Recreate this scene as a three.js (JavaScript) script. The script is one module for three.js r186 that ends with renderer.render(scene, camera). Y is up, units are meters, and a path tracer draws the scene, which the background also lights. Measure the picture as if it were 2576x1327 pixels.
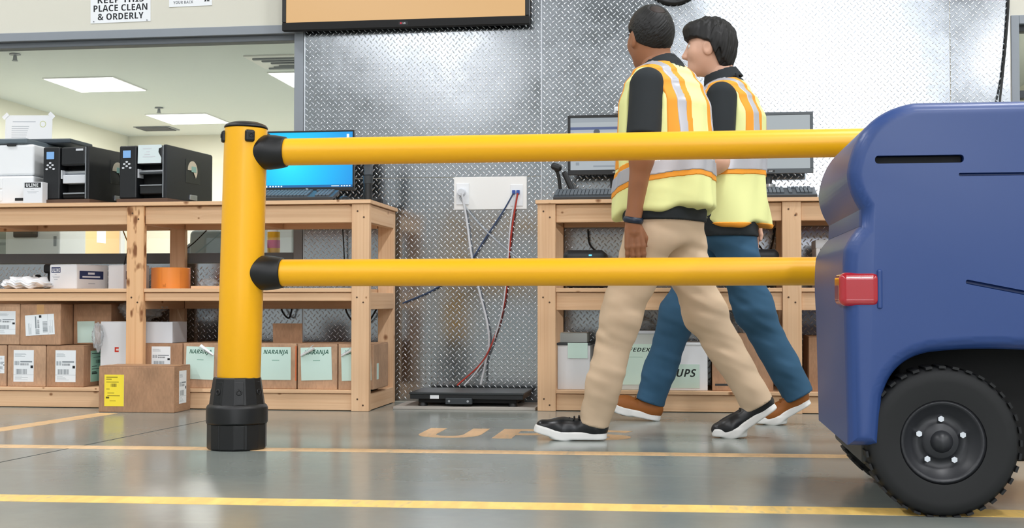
import * as THREE from 'three';
import { RoundedBoxGeometry } from 'three/addons/geometries/RoundedBoxGeometry.js';
import { TextGeometry } from 'three/addons/geometries/TextGeometry.js';
import { FontLoader } from 'three/addons/loaders/FontLoader.js';
import { mergeGeometries, toCreasedNormals } from 'three/addons/utils/BufferGeometryUtils.js';
import { RectAreaLightUniformsLib } from 'three/addons/lights/RectAreaLightUniformsLib.js';
import { Brush, Evaluator, SUBTRACTION } from 'three-bvh-csg';

// ---------------------------------------------------------------- camera, light, exposure
RectAreaLightUniformsLib.init();
const scene = new THREE.Scene();
scene.background = new THREE.Color(0.02, 0.02, 0.022);
const FOCAL = 3200;                                     // pixels of a 2576 x 1327 frame
const camera = new THREE.PerspectiveCamera(2 * Math.atan(663.5 / FOCAL) * 180 / Math.PI, 2576 / 1327, 0.1, 120);
camera.position.set(0, 0.535, 6.75);
camera.rotation.order = 'YXZ';
camera.rotation.set(Math.atan(96.5 / FOCAL), Math.atan(432 / FOCAL), 0);
const renderer = new THREE.WebGLRenderer({ antialias: true });
renderer.toneMapping = THREE.LinearToneMapping;
renderer.toneMappingExposure = 1.3;
renderer.shadowMap.enabled = true;
renderer.shadowMap.type = THREE.PCFSoftShadowMap;

const HIGH_BAY = 75, DAYLIGHT = 5, OFFICE_PANEL = 25;   // radiance of the lamps, the daylit window, the office panels

// ---------------------------------------------------------------- helpers
function rng(seed) { let a = seed >>> 0; return () => { a = (a + 0x6D2B79F5) | 0; let t = Math.imul(a ^ (a >>> 15), 1 | a); t = (t + Math.imul(t ^ (t >>> 7), 61 | t)) ^ t; return ((t ^ (t >>> 14)) >>> 0) / 4294967296; }; }
const R = rng(20240611);
const taken = {};
function numbered(name) { const n = taken[name] || 0; taken[name] = n + 1; return n ? `${name}_${String(n).padStart(3, '0')}` : name; }
function flags(o) { o.castShadow = true; o.receiveShadow = true; return o; }
function tag(o, label, category, group) { o.userData.label = label; o.userData.category = category; if (group) o.userData.group = group; return o; }
function thing(name, label, category, pos = [0, 0, 0], group) {
  const g = new THREE.Group(); g.name = numbered(name); g.position.set(...pos); scene.add(g); return tag(g, label, category, group);
}
function structure(name) { const g = new THREE.Group(); g.name = name; g.userData.kind = 'structure'; scene.add(g); return g; }
function worldOf(o) { const p = new THREE.Vector3(); for (let q = o; q && q !== scene; q = q.parent) p.add(q.position); return p; }
function part(parent, name, geo, mat, pos = [0, 0, 0], rot) {          // pos in world metres; parents above a part are never turned
  const m = flags(new THREE.Mesh(geo, mat)); m.name = name;
  const w = worldOf(parent); m.position.set(pos[0] - w.x, pos[1] - w.y, pos[2] - w.z);
  if (rot) m.rotation.set(...rot);
  parent.add(m); return m;
}
function single(name, label, category, geo, mat, pos, rot, group) { const m = flags(new THREE.Mesh(geo, mat)); m.name = numbered(name); m.position.set(...pos); if (rot) m.rotation.set(...rot); scene.add(m); return tag(m, label, category, group); }
function metricUV(geo, size, ox = 0, oy = 0) {                         // uv in metres, u along the longest side
  const p = geo.attributes.position, n = geo.attributes.normal, uv = new Float32Array(p.count * 2);
  const long = size[0] >= size[1] && size[0] >= size[2] ? 0 : size[1] >= size[2] ? 1 : 2;
  for (let i = 0; i < p.count; i++) {
    const c = [p.getX(i), p.getY(i), p.getZ(i)], a = [Math.abs(n.getX(i)), Math.abs(n.getY(i)), Math.abs(n.getZ(i))];
    const k = a[0] > a[1] && a[0] > a[2] ? 0 : a[1] > a[2] ? 1 : 2;
    let [u, v] = [0, 1, 2].filter((q) => q !== k); if (v === long) [u, v] = [v, u];
    uv[2 * i] = c[u] + ox; uv[2 * i + 1] = c[v] + oy;
  }
  geo.setAttribute('uv', new THREE.BufferAttribute(uv, 2)); return geo;
}
function boxGeo(w, h, d, r = 0.003, seg = 1) {
  r = Math.min(r, w / 2.2, h / 2.2, d / 2.2);
  const g = r > 0.0004 ? new RoundedBoxGeometry(w, h, d, seg, r) : new THREE.BoxGeometry(w, h, d);
  return metricUV(g, [w, h, d], R() * 4, R() * 2);
}
function box(parent, name, x, y, z, mat, r = 0.003, seg = 1) {         // x, y, z are [from, to] in world metres
  return part(parent, name, boxGeo(x[1] - x[0], y[1] - y[0], z[1] - z[0], r, seg), mat, [(x[0] + x[1]) / 2, (y[0] + y[1]) / 2, (z[0] + z[1]) / 2]);
}
function std(color, roughness = 0.6, metalness = 0, more = {}) { return new THREE.MeshStandardMaterial({ color, roughness, metalness, ...more }); }
function phys(o) { return new THREE.MeshPhysicalMaterial(o); }
function canvasTex(w, h, draw) { const c = document.createElement('canvas'); c.width = w; c.height = h; draw(c.getContext('2d'), w, h); const t = new THREE.CanvasTexture(c); t.colorSpace = THREE.SRGBColorSpace; t.anisotropy = 8; return t; }
function hash2(x, y, s) { let h = Math.imul(x, 374761393) ^ Math.imul(y, 668265263) ^ Math.imul(s, 1274126177); h = Math.imul(h ^ (h >>> 13), 1274126177); return ((h ^ (h >>> 16)) >>> 0) / 4294967296; }
function vnoise(x, y, s, px, py) {                                      // value noise, repeating every px, py cells
  const xi = Math.floor(x), yi = Math.floor(y), fx = x - xi, fy = y - yi, u = fx * fx * (3 - 2 * fx), v = fy * fy * (3 - 2 * fy), m = (a, n) => ((a % n) + n) % n;
  const a = hash2(m(xi, px), m(yi, py), s), b = hash2(m(xi + 1, px), m(yi, py), s), c = hash2(m(xi, px), m(yi + 1, py), s), d = hash2(m(xi + 1, px), m(yi + 1, py), s);
  return a + (b - a) * u + (c - a) * v + (a - b - c + d) * u * v;
}
function fbm(u, v, nx, ny, oct, s) { let t = 0, a = 0.5, w = 0; for (let i = 0; i < oct; i++) { t += a * vnoise(u * nx, v * ny, s + i, nx, ny); w += a; nx *= 2; ny *= 2; a *= 0.5; } return t / w; }
function dataTex(w, h, fn, srgb, rep) {
  const d = new Uint8Array(w * h * 4);
  for (let j = 0; j < h; j++) for (let i = 0; i < w; i++) { const c = fn((i + 0.5) / w, (j + 0.5) / h), k = 4 * (j * w + i); d[k] = c[0]; d[k + 1] = c[1]; d[k + 2] = c[2]; d[k + 3] = 255; }
  const t = new THREE.DataTexture(d, w, h, THREE.RGBAFormat); t.magFilter = THREE.LinearFilter; t.minFilter = THREE.LinearMipmapLinearFilter; t.generateMipmaps = true; t.wrapS = t.wrapT = THREE.RepeatWrapping;
  if (srgb) t.colorSpace = THREE.SRGBColorSpace; if (rep) t.repeat.set(...rep); t.needsUpdate = true; return t;
}
const clamp = (x, a = 0, b = 1) => Math.min(b, Math.max(a, x)), mixc = (a, b, t) => a.map((x, i) => x + (b[i] - x) * t);
function tube(points, r, seg = 40, rad = 8) { return new THREE.TubeGeometry(new THREE.CatmullRomCurve3(points.map((p) => new THREE.Vector3(...p))), seg, r, rad, false); }

// ---------------------------------------------------------------- materials
const knots = Array.from({ length: 16 }, () => [R(), R(), 0.006 + R() * 0.012]);
function woodTex(base, dark, knotC, stains) {
  return dataTex(1024, 512, (u, v) => {
    let warp = 0, kn = 0;
    for (const [ku, kv, kr] of knots) { let du = Math.abs(u - ku), dv = Math.abs(v - kv); du = Math.min(du, 1 - du) * 2.0; dv = Math.min(dv, 1 - dv) * 0.8; const d = Math.hypot(du * 0.8, dv); warp += 0.02 * Math.exp(-((d / (kr * 2.2)) ** 2)); kn = Math.max(kn, clamp(1.35 - d / (kr * 0.62))); }
    const g = fbm(u, v + warp + 0.012 * fbm(u, v, 4, 4, 2, 5), 3, 90, 4, 11), broad = fbm(u, v, 2, 8, 3, 21);
    let c = mixc(base, dark, clamp((g - 0.42) * 1.7) * 0.55 + (broad - 0.5) * 0.4);
    if (stains) { const s = fbm(u, v, 26, 22, 3, 77); c = mixc(c, [112, 66, 32], clamp((s - 0.66) * 7) * 0.85); }
    c = mixc(c, knotC, clamp(kn) * 0.85);
    return c.map((x) => clamp(x, 0, 255));
  }, true, [0.5, 1.25]);
}
const M = {};
const woodBump = dataTex(512, 512, (u, v) => { const g = 255 * fbm(u, v, 4, 110, 3, 13); return [g, g, g]; }, false, [0.5, 1.25]);
const pine = woodTex([230, 190, 150], [204, 154, 112], [126, 78, 44]);
M.pine = std(0xffffff, 0.62, 0, { map: pine, bumpMap: woodBump, bumpScale: 0.0006 });
M.pineStained = std(0xfff4e6, 0.62, 0, { map: woodTex([230, 192, 152], [206, 158, 114], [110, 64, 32], true), bumpMap: woodBump, bumpScale: 0.0006 });
M.nail = std(0x5a4332, 0.5, 0.4); M.plywood = std(0xb0aaa2, 0.75);
const cardTex = (c, s) => dataTex(512, 512, (u, v) => { const n = fbm(u, v, 6, 6, 4, s), f = fbm(u, v, 120, 40, 2, s + 9), l = 0.5 + 0.5 * Math.sin(u * 2 * Math.PI * 96); const k = 1 + (n - 0.5) * 0.22 + (f - 0.5) * 0.12 + (l - 0.5) * 0.018; return c.map((x) => clamp(x * k, 0, 255)); }, true, [1.4, 1.4]);
M.card = [std(0xffffff, 0.85, 0, { map: cardTex([178, 140, 110], 31) }), std(0xffffff, 0.85, 0, { map: cardTex([170, 132, 102], 37) }), std(0xffffff, 0.85, 0, { map: cardTex([190, 154, 124], 41) })];
M.cardWhite = std(0xe9ebee, 0.75); M.tapeBrown = std(0xc69a68, 0.3); M.tapeClear = phys({ color: 0xd9b98c, roughness: 0.2 });
M.paper = std(0xeef0f2, 0.8); M.paperGreen = std(0xcfe8dd, 0.8);
M.black = std(0x16181a, 0.45); M.blackSatin = std(0x1b1d20, 0.32); M.blackMatt = std(0x0c0c0d, 0.75); M.rubber = std(0x141517, 0.55); M.darkGrey = std(0x33383c, 0.5); M.grey = std(0x8b9196, 0.55);
M.barrier = phys({ color: 0xffba00, roughness: 0.42, clearcoat: 0.25, clearcoatRoughness: 0.3 });
M.barrierCap = std(0x0f1012, 0.38, 0, { bumpMap: dataTex(128, 128, (u, v) => { const g = 255 * fbm(u, v, 32, 32, 2, 3); return [g, g, g]; }, false, [30, 30]), bumpScale: 0.0001 });
M.steel = std(0xc9ccd0, 0.3, 1); M.chrome = std(0xe2e4e8, 0.14, 1);
M.painted = std(0xd8d6c9, 0.75); M.frame = std(0x8c939b, 0.5); M.frameDark = std(0x6a7076, 0.5); M.whitePlastic = std(0xeceff2, 0.45); M.offWhite = std(0xf0f0ee, 0.6); M.greyPlastic = std(0xd4d8de, 0.5);
M.officeWall = std(0xeae8da, 0.85); M.officeCeiling = std(0xe4eae8, 0.9); M.glass = phys({ color: 0xffffff, roughness: 0.02, transmission: 1, thickness: 0, ior: 1.5 });
M.hallWall = std(0xbcbebd, 0.85); M.hallRoof = std(0xa2a4a5, 0.85);
M.tread = std(0xb0b5ba, 0.23, 1, {
  roughnessMap: dataTex(512, 512, (u, v) => { const n = 255 * clamp(0.75 + 0.5 * (fbm(u, v, 5, 5, 4, 91) - 0.5) + 0.25 * (fbm(u, v, 60, 60, 2, 95) - 0.5)); return [n, n, n]; }, false, [0.55, 0.55]),
  bumpMap: dataTex(256, 256, (u, v) => { const g = 255 * fbm(u, v, 3, 3, 2, 61); return [g, g, g]; }, false, [0.5, 0.5]), bumpScale: 0.0012,
});
M.lug = std(0xc6cbd0, 0.25, 1);
const floorC = dataTex(1024, 1024, (u, v) => {
  const a = fbm(u, v, 4, 4, 5, 201), b = fbm(u, v, 24, 24, 4, 207), sp = fbm(u, v, 220, 220, 2, 211), sc = fbm(u, v, 90, 14, 3, 219);
  const k = 1 + (a - 0.5) * 0.22 + (b - 0.5) * 0.05 + (sp - 0.5) * 0.03 + clamp((sc - 0.7) * 4) * 0.05;
  return mixc([136, 143, 138], [140, 143, 136], clamp((b - 0.4) * 2)).map((x) => clamp(x * k, 0, 255));
}, true, [0.17, 0.17]);
M.floor = std(0xffffff, 1, 0, {
  map: floorC,
  roughnessMap: dataTex(512, 512, (u, v) => { const n = 255 * clamp(0.205 + 0.12 * (fbm(u, v, 6, 6, 3, 233) - 0.5) + 0.02 * (fbm(u, v, 80, 80, 2, 241) - 0.5)); return [n, n, n]; }, false, [0.3, 0.3]),
});
const wornPaint = (c, s) => std(0xffffff, 0.45, 0, { map: dataTex(512, 128, (u, v) => { const n = fbm(u, v, 40, 10, 4, s), w = fbm(u, v, 10, 3, 3, s + 4); return mixc(c.map((x) => x * (0.9 + 0.2 * n)), [150, 146, 132], clamp((n * 0.6 + w * 0.5 - 0.68) * 5) * 0.7).map((x) => clamp(x, 0, 255)); }, true, [1, 1]) });
M.lineTan = wornPaint([232, 194, 146], 301); M.lineYellow = wornPaint([247, 206, 118], 311); M.letterTan = wornPaint([214, 176, 132], 321);
M.joint = std(0x3b403e, 0.8);
M.skinA = phys({ color: 0xa06c4c, roughness: 0.55, sheen: 0.2 }); M.skinB = phys({ color: 0xe2b298, roughness: 0.52, sheen: 0.2 });
M.hair = std(0x0d0c0c, 0.6); M.shirt = std(0x20262a, 0.85); M.vest = std(0xf2f6ac, 0.8); M.vestOrange = std(0xfba530, 0.7); M.reflective = std(0xc3c4cc, 0.35, 0.25);
M.khaki = std(0xd8bfa2, 0.9); M.denim = std(0x325a78, 0.9); M.belt = std(0x0b0b0c, 0.6); M.leatherBlack = std(0x17191d, 0.33); M.leatherBrown = std(0x98581b, 0.6); M.sole = std(0xf1f1ef, 0.55); M.eye = std(0xe8e4de, 0.2); M.lips = std(0xa8625a, 0.6);
M.cartBlue = phys({ color: 0x25437f, roughness: 0.45, clearcoat: 0.2, clearcoatRoughness: 0.25 });
M.tyre = std(0x191a1b, 0.75); M.rim = std(0x2a2b2f, 0.4); M.redLens = phys({ color: 0xa01422, roughness: 0.2, clearcoat: 1, emissive: 0xff1420, emissiveIntensity: 0.06 });
M.bubble = phys({ color: 0xf3f6f8, roughness: 0.14, transmission: 0.75, thickness: 0, ior: 1.45 });
M.cableBlack = std(0x101011, 0.5); M.cableWhite = std(0xd6d9de, 0.5); M.cableBlue = std(0x2f4468, 0.5); M.cableRed = std(0xb2301f, 0.5); M.cableYellow = std(0xa97a1c, 0.5);
M.orangeTape = std(0xf29440, 0.35); M.teal = std(0x8fb8ae, 0.8);
const emit = (c, i) => new THREE.MeshStandardMaterial({ color: 0x222222, emissive: c, emissiveIntensity: i, roughness: 0.4 });

// ---------------------------------------------------------------- the shell of the hall and of the office behind its window
{
  const f = structure('floor');
  box(f, 'floor_slab', [-9, 9.2], [-0.12, 0], [-8, 28.2], M.floor, 0);
  const strip = (name, a, b, w, mat, h = 0.0006) => { const dx = b[0] - a[0], dz = b[1] - a[1], L = Math.hypot(dx, dz); part(f, name, boxGeo(L, h, w, 0), mat, [(a[0] + b[0]) / 2, h / 2, (a[1] + b[1]) / 2], [0, -Math.atan2(dz, dx), 0]); };
  strip('painted_line', [-5.2, 2.385], [-1.72, 2.262], 0.1, M.lineTan); strip('painted_line', [-1.72, 2.262], [5, 2.06], 0.1, M.lineTan);
  strip('painted_line', [-5.5, 3.60], [5.5, 3.19], 0.115, M.lineYellow);
  strip('painted_line', [-2.872, 1.87], [-2.76, 0.9], 0.105, M.lineTan);
  strip('floor_joint', [-2.49, 5.4], [-2.10, 0.63], 0.007, M.joint, 0.0004);
  const font = await new FontLoader().loadAsync('fonts/droid/droid_sans_bold.typeface.json');
  let at = -1.07;
  for (const [ch, w] of [['U', 0.255], ['P', 0.24], ['S', 0.24]]) {
    const g = new TextGeometry(ch, { font, size: 0.3, depth: 0.0006, curveSegments: 8 }); g.computeBoundingBox(); const b = g.boundingBox;
    g.translate(-b.min.x, -b.min.y, 0); g.scale(w / (b.max.x - b.min.x), 0.37 / (b.max.y - b.min.y), 1); g.rotateX(-Math.PI / 2);
    part(f, 'painted_letter', g, M.letterTan, [at, 0.0001, 1.775]); at += w + 0.062;
  }
}
const wallBack = structure('wall_back');
{
  const w = wallBack, z = [-0.15, 0];
  box(w, 'wall_surface', [-9, -2.067], [2.063, 8.6], z, M.painted, 0); box(w, 'wall_surface', [-9, -2.067], [0, 0.753], z, M.painted, 0); box(w, 'wall_surface', [-9, -4.4], [0.753, 2.063], z, M.painted, 0);
  box(w, 'wall_surface', [-2.067, 1.665], [0, 8.6], z, M.painted, 0); box(w, 'wall_surface', [1.665, 9], [2.0, 8.6], z, M.painted, 0); box(w, 'wall_surface', [1.665, 9], [0, 0.75], z, M.painted, 0); box(w, 'wall_surface', [3.0, 9], [0.75, 2.0], z, M.painted, 0);
  const sheets = [[[-9, -5.2], [0.004, 0.75]], [[-5.195, -2.75], [0.004, 0.75]], [[-2.745, -2.069], [0.004, 0.75]], [[-2.062, -0.754], [0.004, 1.207]], [[-2.062, -0.754], [1.210, 2.44]], [[-0.749, 1.360], [0.004, 2.44]], [[1.364, 1.658], [0.004, 2.44]]];
  for (const [x, y] of sheets) box(w, 'tread_plate', x, y, [0, 0.003], M.tread, 0.001);
  part(w, 'edge_strip', boxGeo(0.006, 2.44, 0.006, 0.001), M.steel, [-2.062, 1.22, 0.004]); part(w, 'edge_strip', boxGeo(0.006, 2.44, 0.006, 0.001), M.steel, [-0.7515, 1.22, 0.004]);
  const lug = new THREE.SphereGeometry(1, 8, 3, 0, 2 * Math.PI, 0, Math.PI / 2); lug.rotateX(Math.PI / 2); lug.scale(0.0115, 0.0036, 0.0014);
  const mats = [], o = new THREE.Object3D(), pitch = 0.0328;
  const area = (x0, x1, y0, y1) => { for (let j = 0; y0 + j * pitch < y1; j++) for (let i = 0; x0 + i * pitch < x1; i++) for (const k of [0, 1]) { const x = x0 + (i + k / 2) * pitch, y = y0 + (j + k / 2) * pitch; if (x > x1 || y > y1) continue; o.position.set(x, y, 0.0029); o.rotation.set(0, 0, (k ? 1 : -1) * 0.86); o.updateMatrix(); mats.push(o.matrix.clone()); } };
  area(-2.05, 1.65, 0.02, 2.40); area(-4.5, -2.08, 0.02, 0.74);
  const im = flags(new THREE.InstancedMesh(lug, M.lug, mats.length)); mats.forEach((m, i) => im.setMatrixAt(i, m)); im.name = 'tread_lugs'; im.userData.kind = 'stuff'; w.add(im);
}
{
  const w1 = structure('window_1');
  box(w1, 'window_head', [-4.4, -2.067], [2.015, 2.063], [-0.16, 0.012], M.frame, 0.003); box(w1, 'inner_frame', [-4.36, -2.119], [1.982, 2.015], [-0.1, -0.02], M.frameDark, 0.003);
  box(w1, 'window_jamb', [-2.119, -2.067], [0.753, 2.015], [-0.16, 0.012], M.frame, 0.003); box(w1, 'window_jamb', [-4.4, -4.36], [0.753, 2.015], [-0.16, 0.012], M.frame, 0.003);
  box(w1, 'window_sill', [-4.36, -2.119], [0.753, 0.808], [-0.16, 0.012], M.frameDark, 0.003); box(w1, 'pane', [-4.36, -2.119], [0.808, 1.982], [-0.062, -0.058], M.glass, 0);
  const w2 = structure('window_2');
  box(w2, 'window_jamb', [1.662, 1.702], [0.75, 2.0], [-0.16, 0.01], M.frame, 0.003); box(w2, 'window_head', [1.702, 3.0], [1.955, 2.0], [-0.16, 0.01], M.frame, 0.003); box(w2, 'window_sill', [1.702, 3.0], [0.75, 0.8], [-0.16, 0.01], M.frame, 0.003);
  box(w2, 'inner_frame', [1.702, 3.0], [1.925, 1.955], [-0.1, -0.03], M.darkGrey, 0.002); box(w2, 'transom', [1.702, 3.0], [1.58, 1.62], [-0.1, -0.03], M.darkGrey, 0.002); box(w2, 'pane', [1.702, 3.0], [0.8, 1.925], [-0.072, -0.068], M.glass, 0);
  const c = structure('ceiling_office'); box(c, 'ceiling_slab', [-6.67, 3.2], [2.5, 2.62], [-7.68, -0.15], M.officeCeiling, 0);
  const l = structure('wall_office_left'); box(l, 'wall_surface', [-6.67, -6.52], [0, 2.5], [-7.68, -0.15], M.officeWall, 0);
  const b = structure('wall_office_back'); box(b, 'wall_surface', [-6.52, 3.2], [0, 2.5], [-7.68, -7.53], M.officeWall, 0);
  const r = structure('wall_office_right'); box(r, 'wall_surface', [3.05, 3.2], [0, 2.5], [-7.53, -0.15], M.officeWall, 0);
  for (const [n, x, z] of [['wall_left', [-9.2, -9], [-0.15, 28.2]], ['wall_right', [9, 9.2], [-0.15, 28.2]]]) box(structure(n), 'wall_surface', x, [0, 8.6], z, M.hallWall, 0);
  const rw = structure('wall_rear'), wx = [1.9, 5.3], wy = [2.9, 7.6];
  box(rw, 'wall_surface', [-9, wx[0]], [0, 8.6], [28, 28.2], M.hallWall, 0); box(rw, 'wall_surface', [wx[1], 9], [0, 8.6], [28, 28.2], M.hallWall, 0); box(rw, 'wall_surface', wx, [0, wy[0]], [28, 28.2], M.hallWall, 0); box(rw, 'wall_surface', wx, [wy[1], 8.6], [28, 28.2], M.hallWall, 0);
  box(structure('ceiling'), 'ceiling_slab', [-9.2, 9.2], [8.6, 8.8], [-0.15, 28.2], M.hallRoof, 0);
  // tall translucent daylight window in the rear wall: what the tread plate mirrors as one white patch
  const w3 = structure('window_3');
  box(w3, 'window_glow', wx, wy, [28.05, 28.08], emit(0xf4f8ff, DAYLIGHT * 0.8), 0);
  for (let i = 0; i <= 4; i++) { const x = wx[0] + (wx[1] - wx[0]) * i / 4; box(w3, 'mullion', [x - 0.03, x + 0.03], wy, [27.98, 28.04], M.frame, 0.002); }
  const L = new THREE.RectAreaLight(0xf4f8ff, DAYLIGHT, wx[1] - wx[0], wy[1] - wy[0]); L.position.set((wx[0] + wx[1]) / 2, (wy[0] + wy[1]) / 2, 27.95); L.lookAt((wx[0] + wx[1]) / 2, (wy[0] + wy[1]) / 2, 0); scene.add(L);
}
// ---------------------------------------------------------------- lamps
for (const x of [-5.4, 1.8, 7.6]) for (const z of [2.6, 7, 11.5, 16, 20.5, 25]) {
  const t = thing('high_bay_lamp', 'white linear high-bay lamp hung from the hall roof', 'lamp', [x, 6.4, z], 'high-bay lamps over the hall');
  box(t, 'lamp_housing', [x - 0.24, x + 0.24], [6.42, 6.52], [z - 0.62, z + 0.62], M.offWhite, 0.02); box(t, 'lamp_diffuser', [x - 0.22, x + 0.22], [6.405, 6.42], [z - 0.6, z + 0.6], emit(0xfdfdff, 6), 0);
  for (const s of [-0.5, 0.5]) part(t, 'hanging_wire', new THREE.CylinderGeometry(0.006, 0.006, 2.08, 6), M.steel, [x, 7.56, z + s]);
  const L = new THREE.RectAreaLight(0xfdfdff, HIGH_BAY, 0.44, 1.2); L.position.set(x, 6.4, z); L.lookAt(x, 0, z); scene.add(L);
}
for (const [x0, x1, z0, z1] of [[-5.55, -4.92, -4.39, -3.7], [-5.56, -4.915, -6.55, -5.86], [-3.51, -2.87, -4.39, -3.7], [-3.51, -2.87, -6.55, -5.86], [-0.6, 0.04, -4.39, -3.7], [1.6, 2.24, -3.0, -2.3]]) {
  const where = x0 > 1 ? 'square ceiling panel lamp close to the second office window' : x0 > -1 ? 'square ceiling panel lamp in the middle of the office' : x0 > -4 && z0 < -5 ? 'farther square ceiling panel lamp in line with the air vent' : x0 < -5 ? (z0 < -5 ? 'square flat ceiling panel lamp above the ceiling grille in the office' : 'square flat ceiling panel lamp nearer the office window, over the label printers') : x0 < -3 ? 'square ceiling panel lamp beside the air vent in the office' : 'square ceiling panel lamp over the far part of the office';
  const t = thing('panel_lamp', where, 'lamp', [(x0 + x1) / 2, 2.5, (z0 + z1) / 2], 'office ceiling panel lamps');
  box(t, 'lamp_frame', [x0 - 0.012, x1 + 0.012], [2.49, 2.5], [z0 - 0.012, z1 + 0.012], M.offWhite, 0.001); box(t, 'lamp_diffuser', [x0, x1], [2.486, 2.491], [z0, z1], emit(0xffffff, 2.2), 0);
  const L = new THREE.RectAreaLight(0xfffdf4, OFFICE_PANEL, x1 - x0, z1 - z0); L.position.set((x0 + x1) / 2, 2.482, (z0 + z1) / 2); L.lookAt((x0 + x1) / 2, 0, (z0 + z1) / 2); scene.add(L);
}
// ---------------------------------------------------------------- yellow barrier
{
  const t = thing('safety_barrier', 'yellow two-rail safety barrier on a round post with black foot', 'barrier', [-1.628, 0, 2.24]);
  const lean = -0.0235, r0 = 0.078, px = -1.628, pz = 2.24;
  const post = part(t, 'post', new THREE.LatheGeometry([[0.0, 0.2], [r0, 0.2], [r0 + 0.0015, 0.6], [r0, 1.172], [r0 - 0.002, 1.177], [0.0, 1.177]].map((p) => new THREE.Vector2(...p)), 72), M.barrier, [px, 0, pz], [0, 0, lean]);
  const onPost = (name, geo, mat, pos, rot) => { const m = flags(new THREE.Mesh(geo, mat)); m.name = name; m.position.set(...pos); if (rot) m.rotation.set(...rot); post.add(m); return m; };
  onPost('post_cap', new THREE.LatheGeometry([[0, 1.176], [r0 + 0.001, 1.176], [r0 + 0.001, 1.182], [r0 - 0.006, 1.190], [r0 - 0.03, 1.199], [0, 1.204]].map((p) => new THREE.Vector2(...p)), 72), M.barrierCap, [0, 0, 0]);
  // studs that hold the rails: three round the top
  for (const a of [0.52, -1.15, 2.1]) {
    const s = onPost('stud', boxGeo(0.036, 0.044, 0.02, 0.009, 3), M.barrierCap, [Math.sin(a) * (r0 + 0.001), 1.142, Math.cos(a) * (r0 + 0.001)], [0, a, 0]);
    const ring = flags(new THREE.Mesh(new THREE.TorusGeometry(0.0065, 0.0022, 8, 20), M.rubber)); ring.name = 'stud_socket'; ring.position.set(0.004, 0.002, 0.0102); s.add(ring);
  }
  // foot: faceted sleeve, ring and skirt
  const prism = (r1, r2, y1, y2, n, bev) => { const g = new THREE.LatheGeometry([[0, y1], [r1 - bev, y1], [r1, y1 + bev], [r2, y2 - bev], [r2 - bev, y2], [0, y2]].map((p) => new THREE.Vector2(...p)), n); const f = g.toNonIndexed(); f.computeVertexNormals(); f.rotateY(Math.PI / n); return f; };
  const foot = part(t, 'foot', prism(0.108, 0.108, 0.0, 0.098, 14, 0.006), M.barrierCap, [px, 0, pz]);
  const sub = (name, geo, pos = [0, 0, 0], rot) => { const m = flags(new THREE.Mesh(geo, M.barrierCap)); m.name = name; m.position.set(...pos); if (rot) m.rotation.set(...rot); foot.add(m); return m; };
  sub('foot_ring', new THREE.LatheGeometry([[0.08, 0.094], [0.11, 0.094], [0.1115, 0.1], [0.1115, 0.15], [0.108, 0.158], [0.098, 0.166], [0.085, 0.17]].map((p) => new THREE.Vector2(...p)), 64));
  sub('foot_sleeve', prism(0.101, 0.087, 0.158, 0.262, 14, 0.004));
  for (let i = 0; i < 7; i++) { const a = 0.42 + i * 2 * Math.PI / 7; sub('foot_rib', boxGeo(0.04, 0.088, 0.012, 0.004), [Math.sin(a) * 0.1005, 0.048, Math.cos(a) * 0.1005], [0, a, 0]); const s = sub('foot_panel', boxGeo(0.036, 0.082, 0.008, 0.003), [Math.sin(a) * 0.0885, 0.207, Math.cos(a) * 0.0885], [-0.135, a, 0]); s.rotation.order = 'YXZ';
    const n = sub('foot_bolt', new THREE.TorusGeometry(0.0085, 0.003, 8, 22), [Math.sin(a) * 0.0925, 0.21, Math.cos(a) * 0.0925], [-0.135, a, 0]); n.rotation.order = 'YXZ'; }
  // two rails running along the walkway
  for (const y of [1.087, 0.643]) {
    const dx = -lean * y, x0 = px + dx + 0.15, x1 = 2.9;
    const g = new THREE.CylinderGeometry(0.0495, 0.0495, x1 - x0 + 0.08, 56, 1); g.rotateZ(Math.PI / 2);
    const rail = part(t, 'rail', g, M.barrier, [(x0 + x1 - 0.08) / 2, y, pz]);
const col = new THREE.LatheGeometry([[0.0, 0.0], [0.059, 0.0], [0.0605, 0.05], [0.0635, 0.075], [0.064, 0.095], [0.062, 0.118], [0.0585, 0.14], [0.0565, 0.15], [0.0555, 0.155], [0.049, 0.155]].map((p) => new THREE.Vector2(...p)), 56); col.rotateZ(-Math.PI / 2);
    const c = flags(new THREE.Mesh(col, M.barrierCap)); c.name = 'rail_collar'; c.position.set(px + dx - (x0 + x1 - 0.08) / 2, 0, 0); rail.add(c);
  }
}

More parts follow.
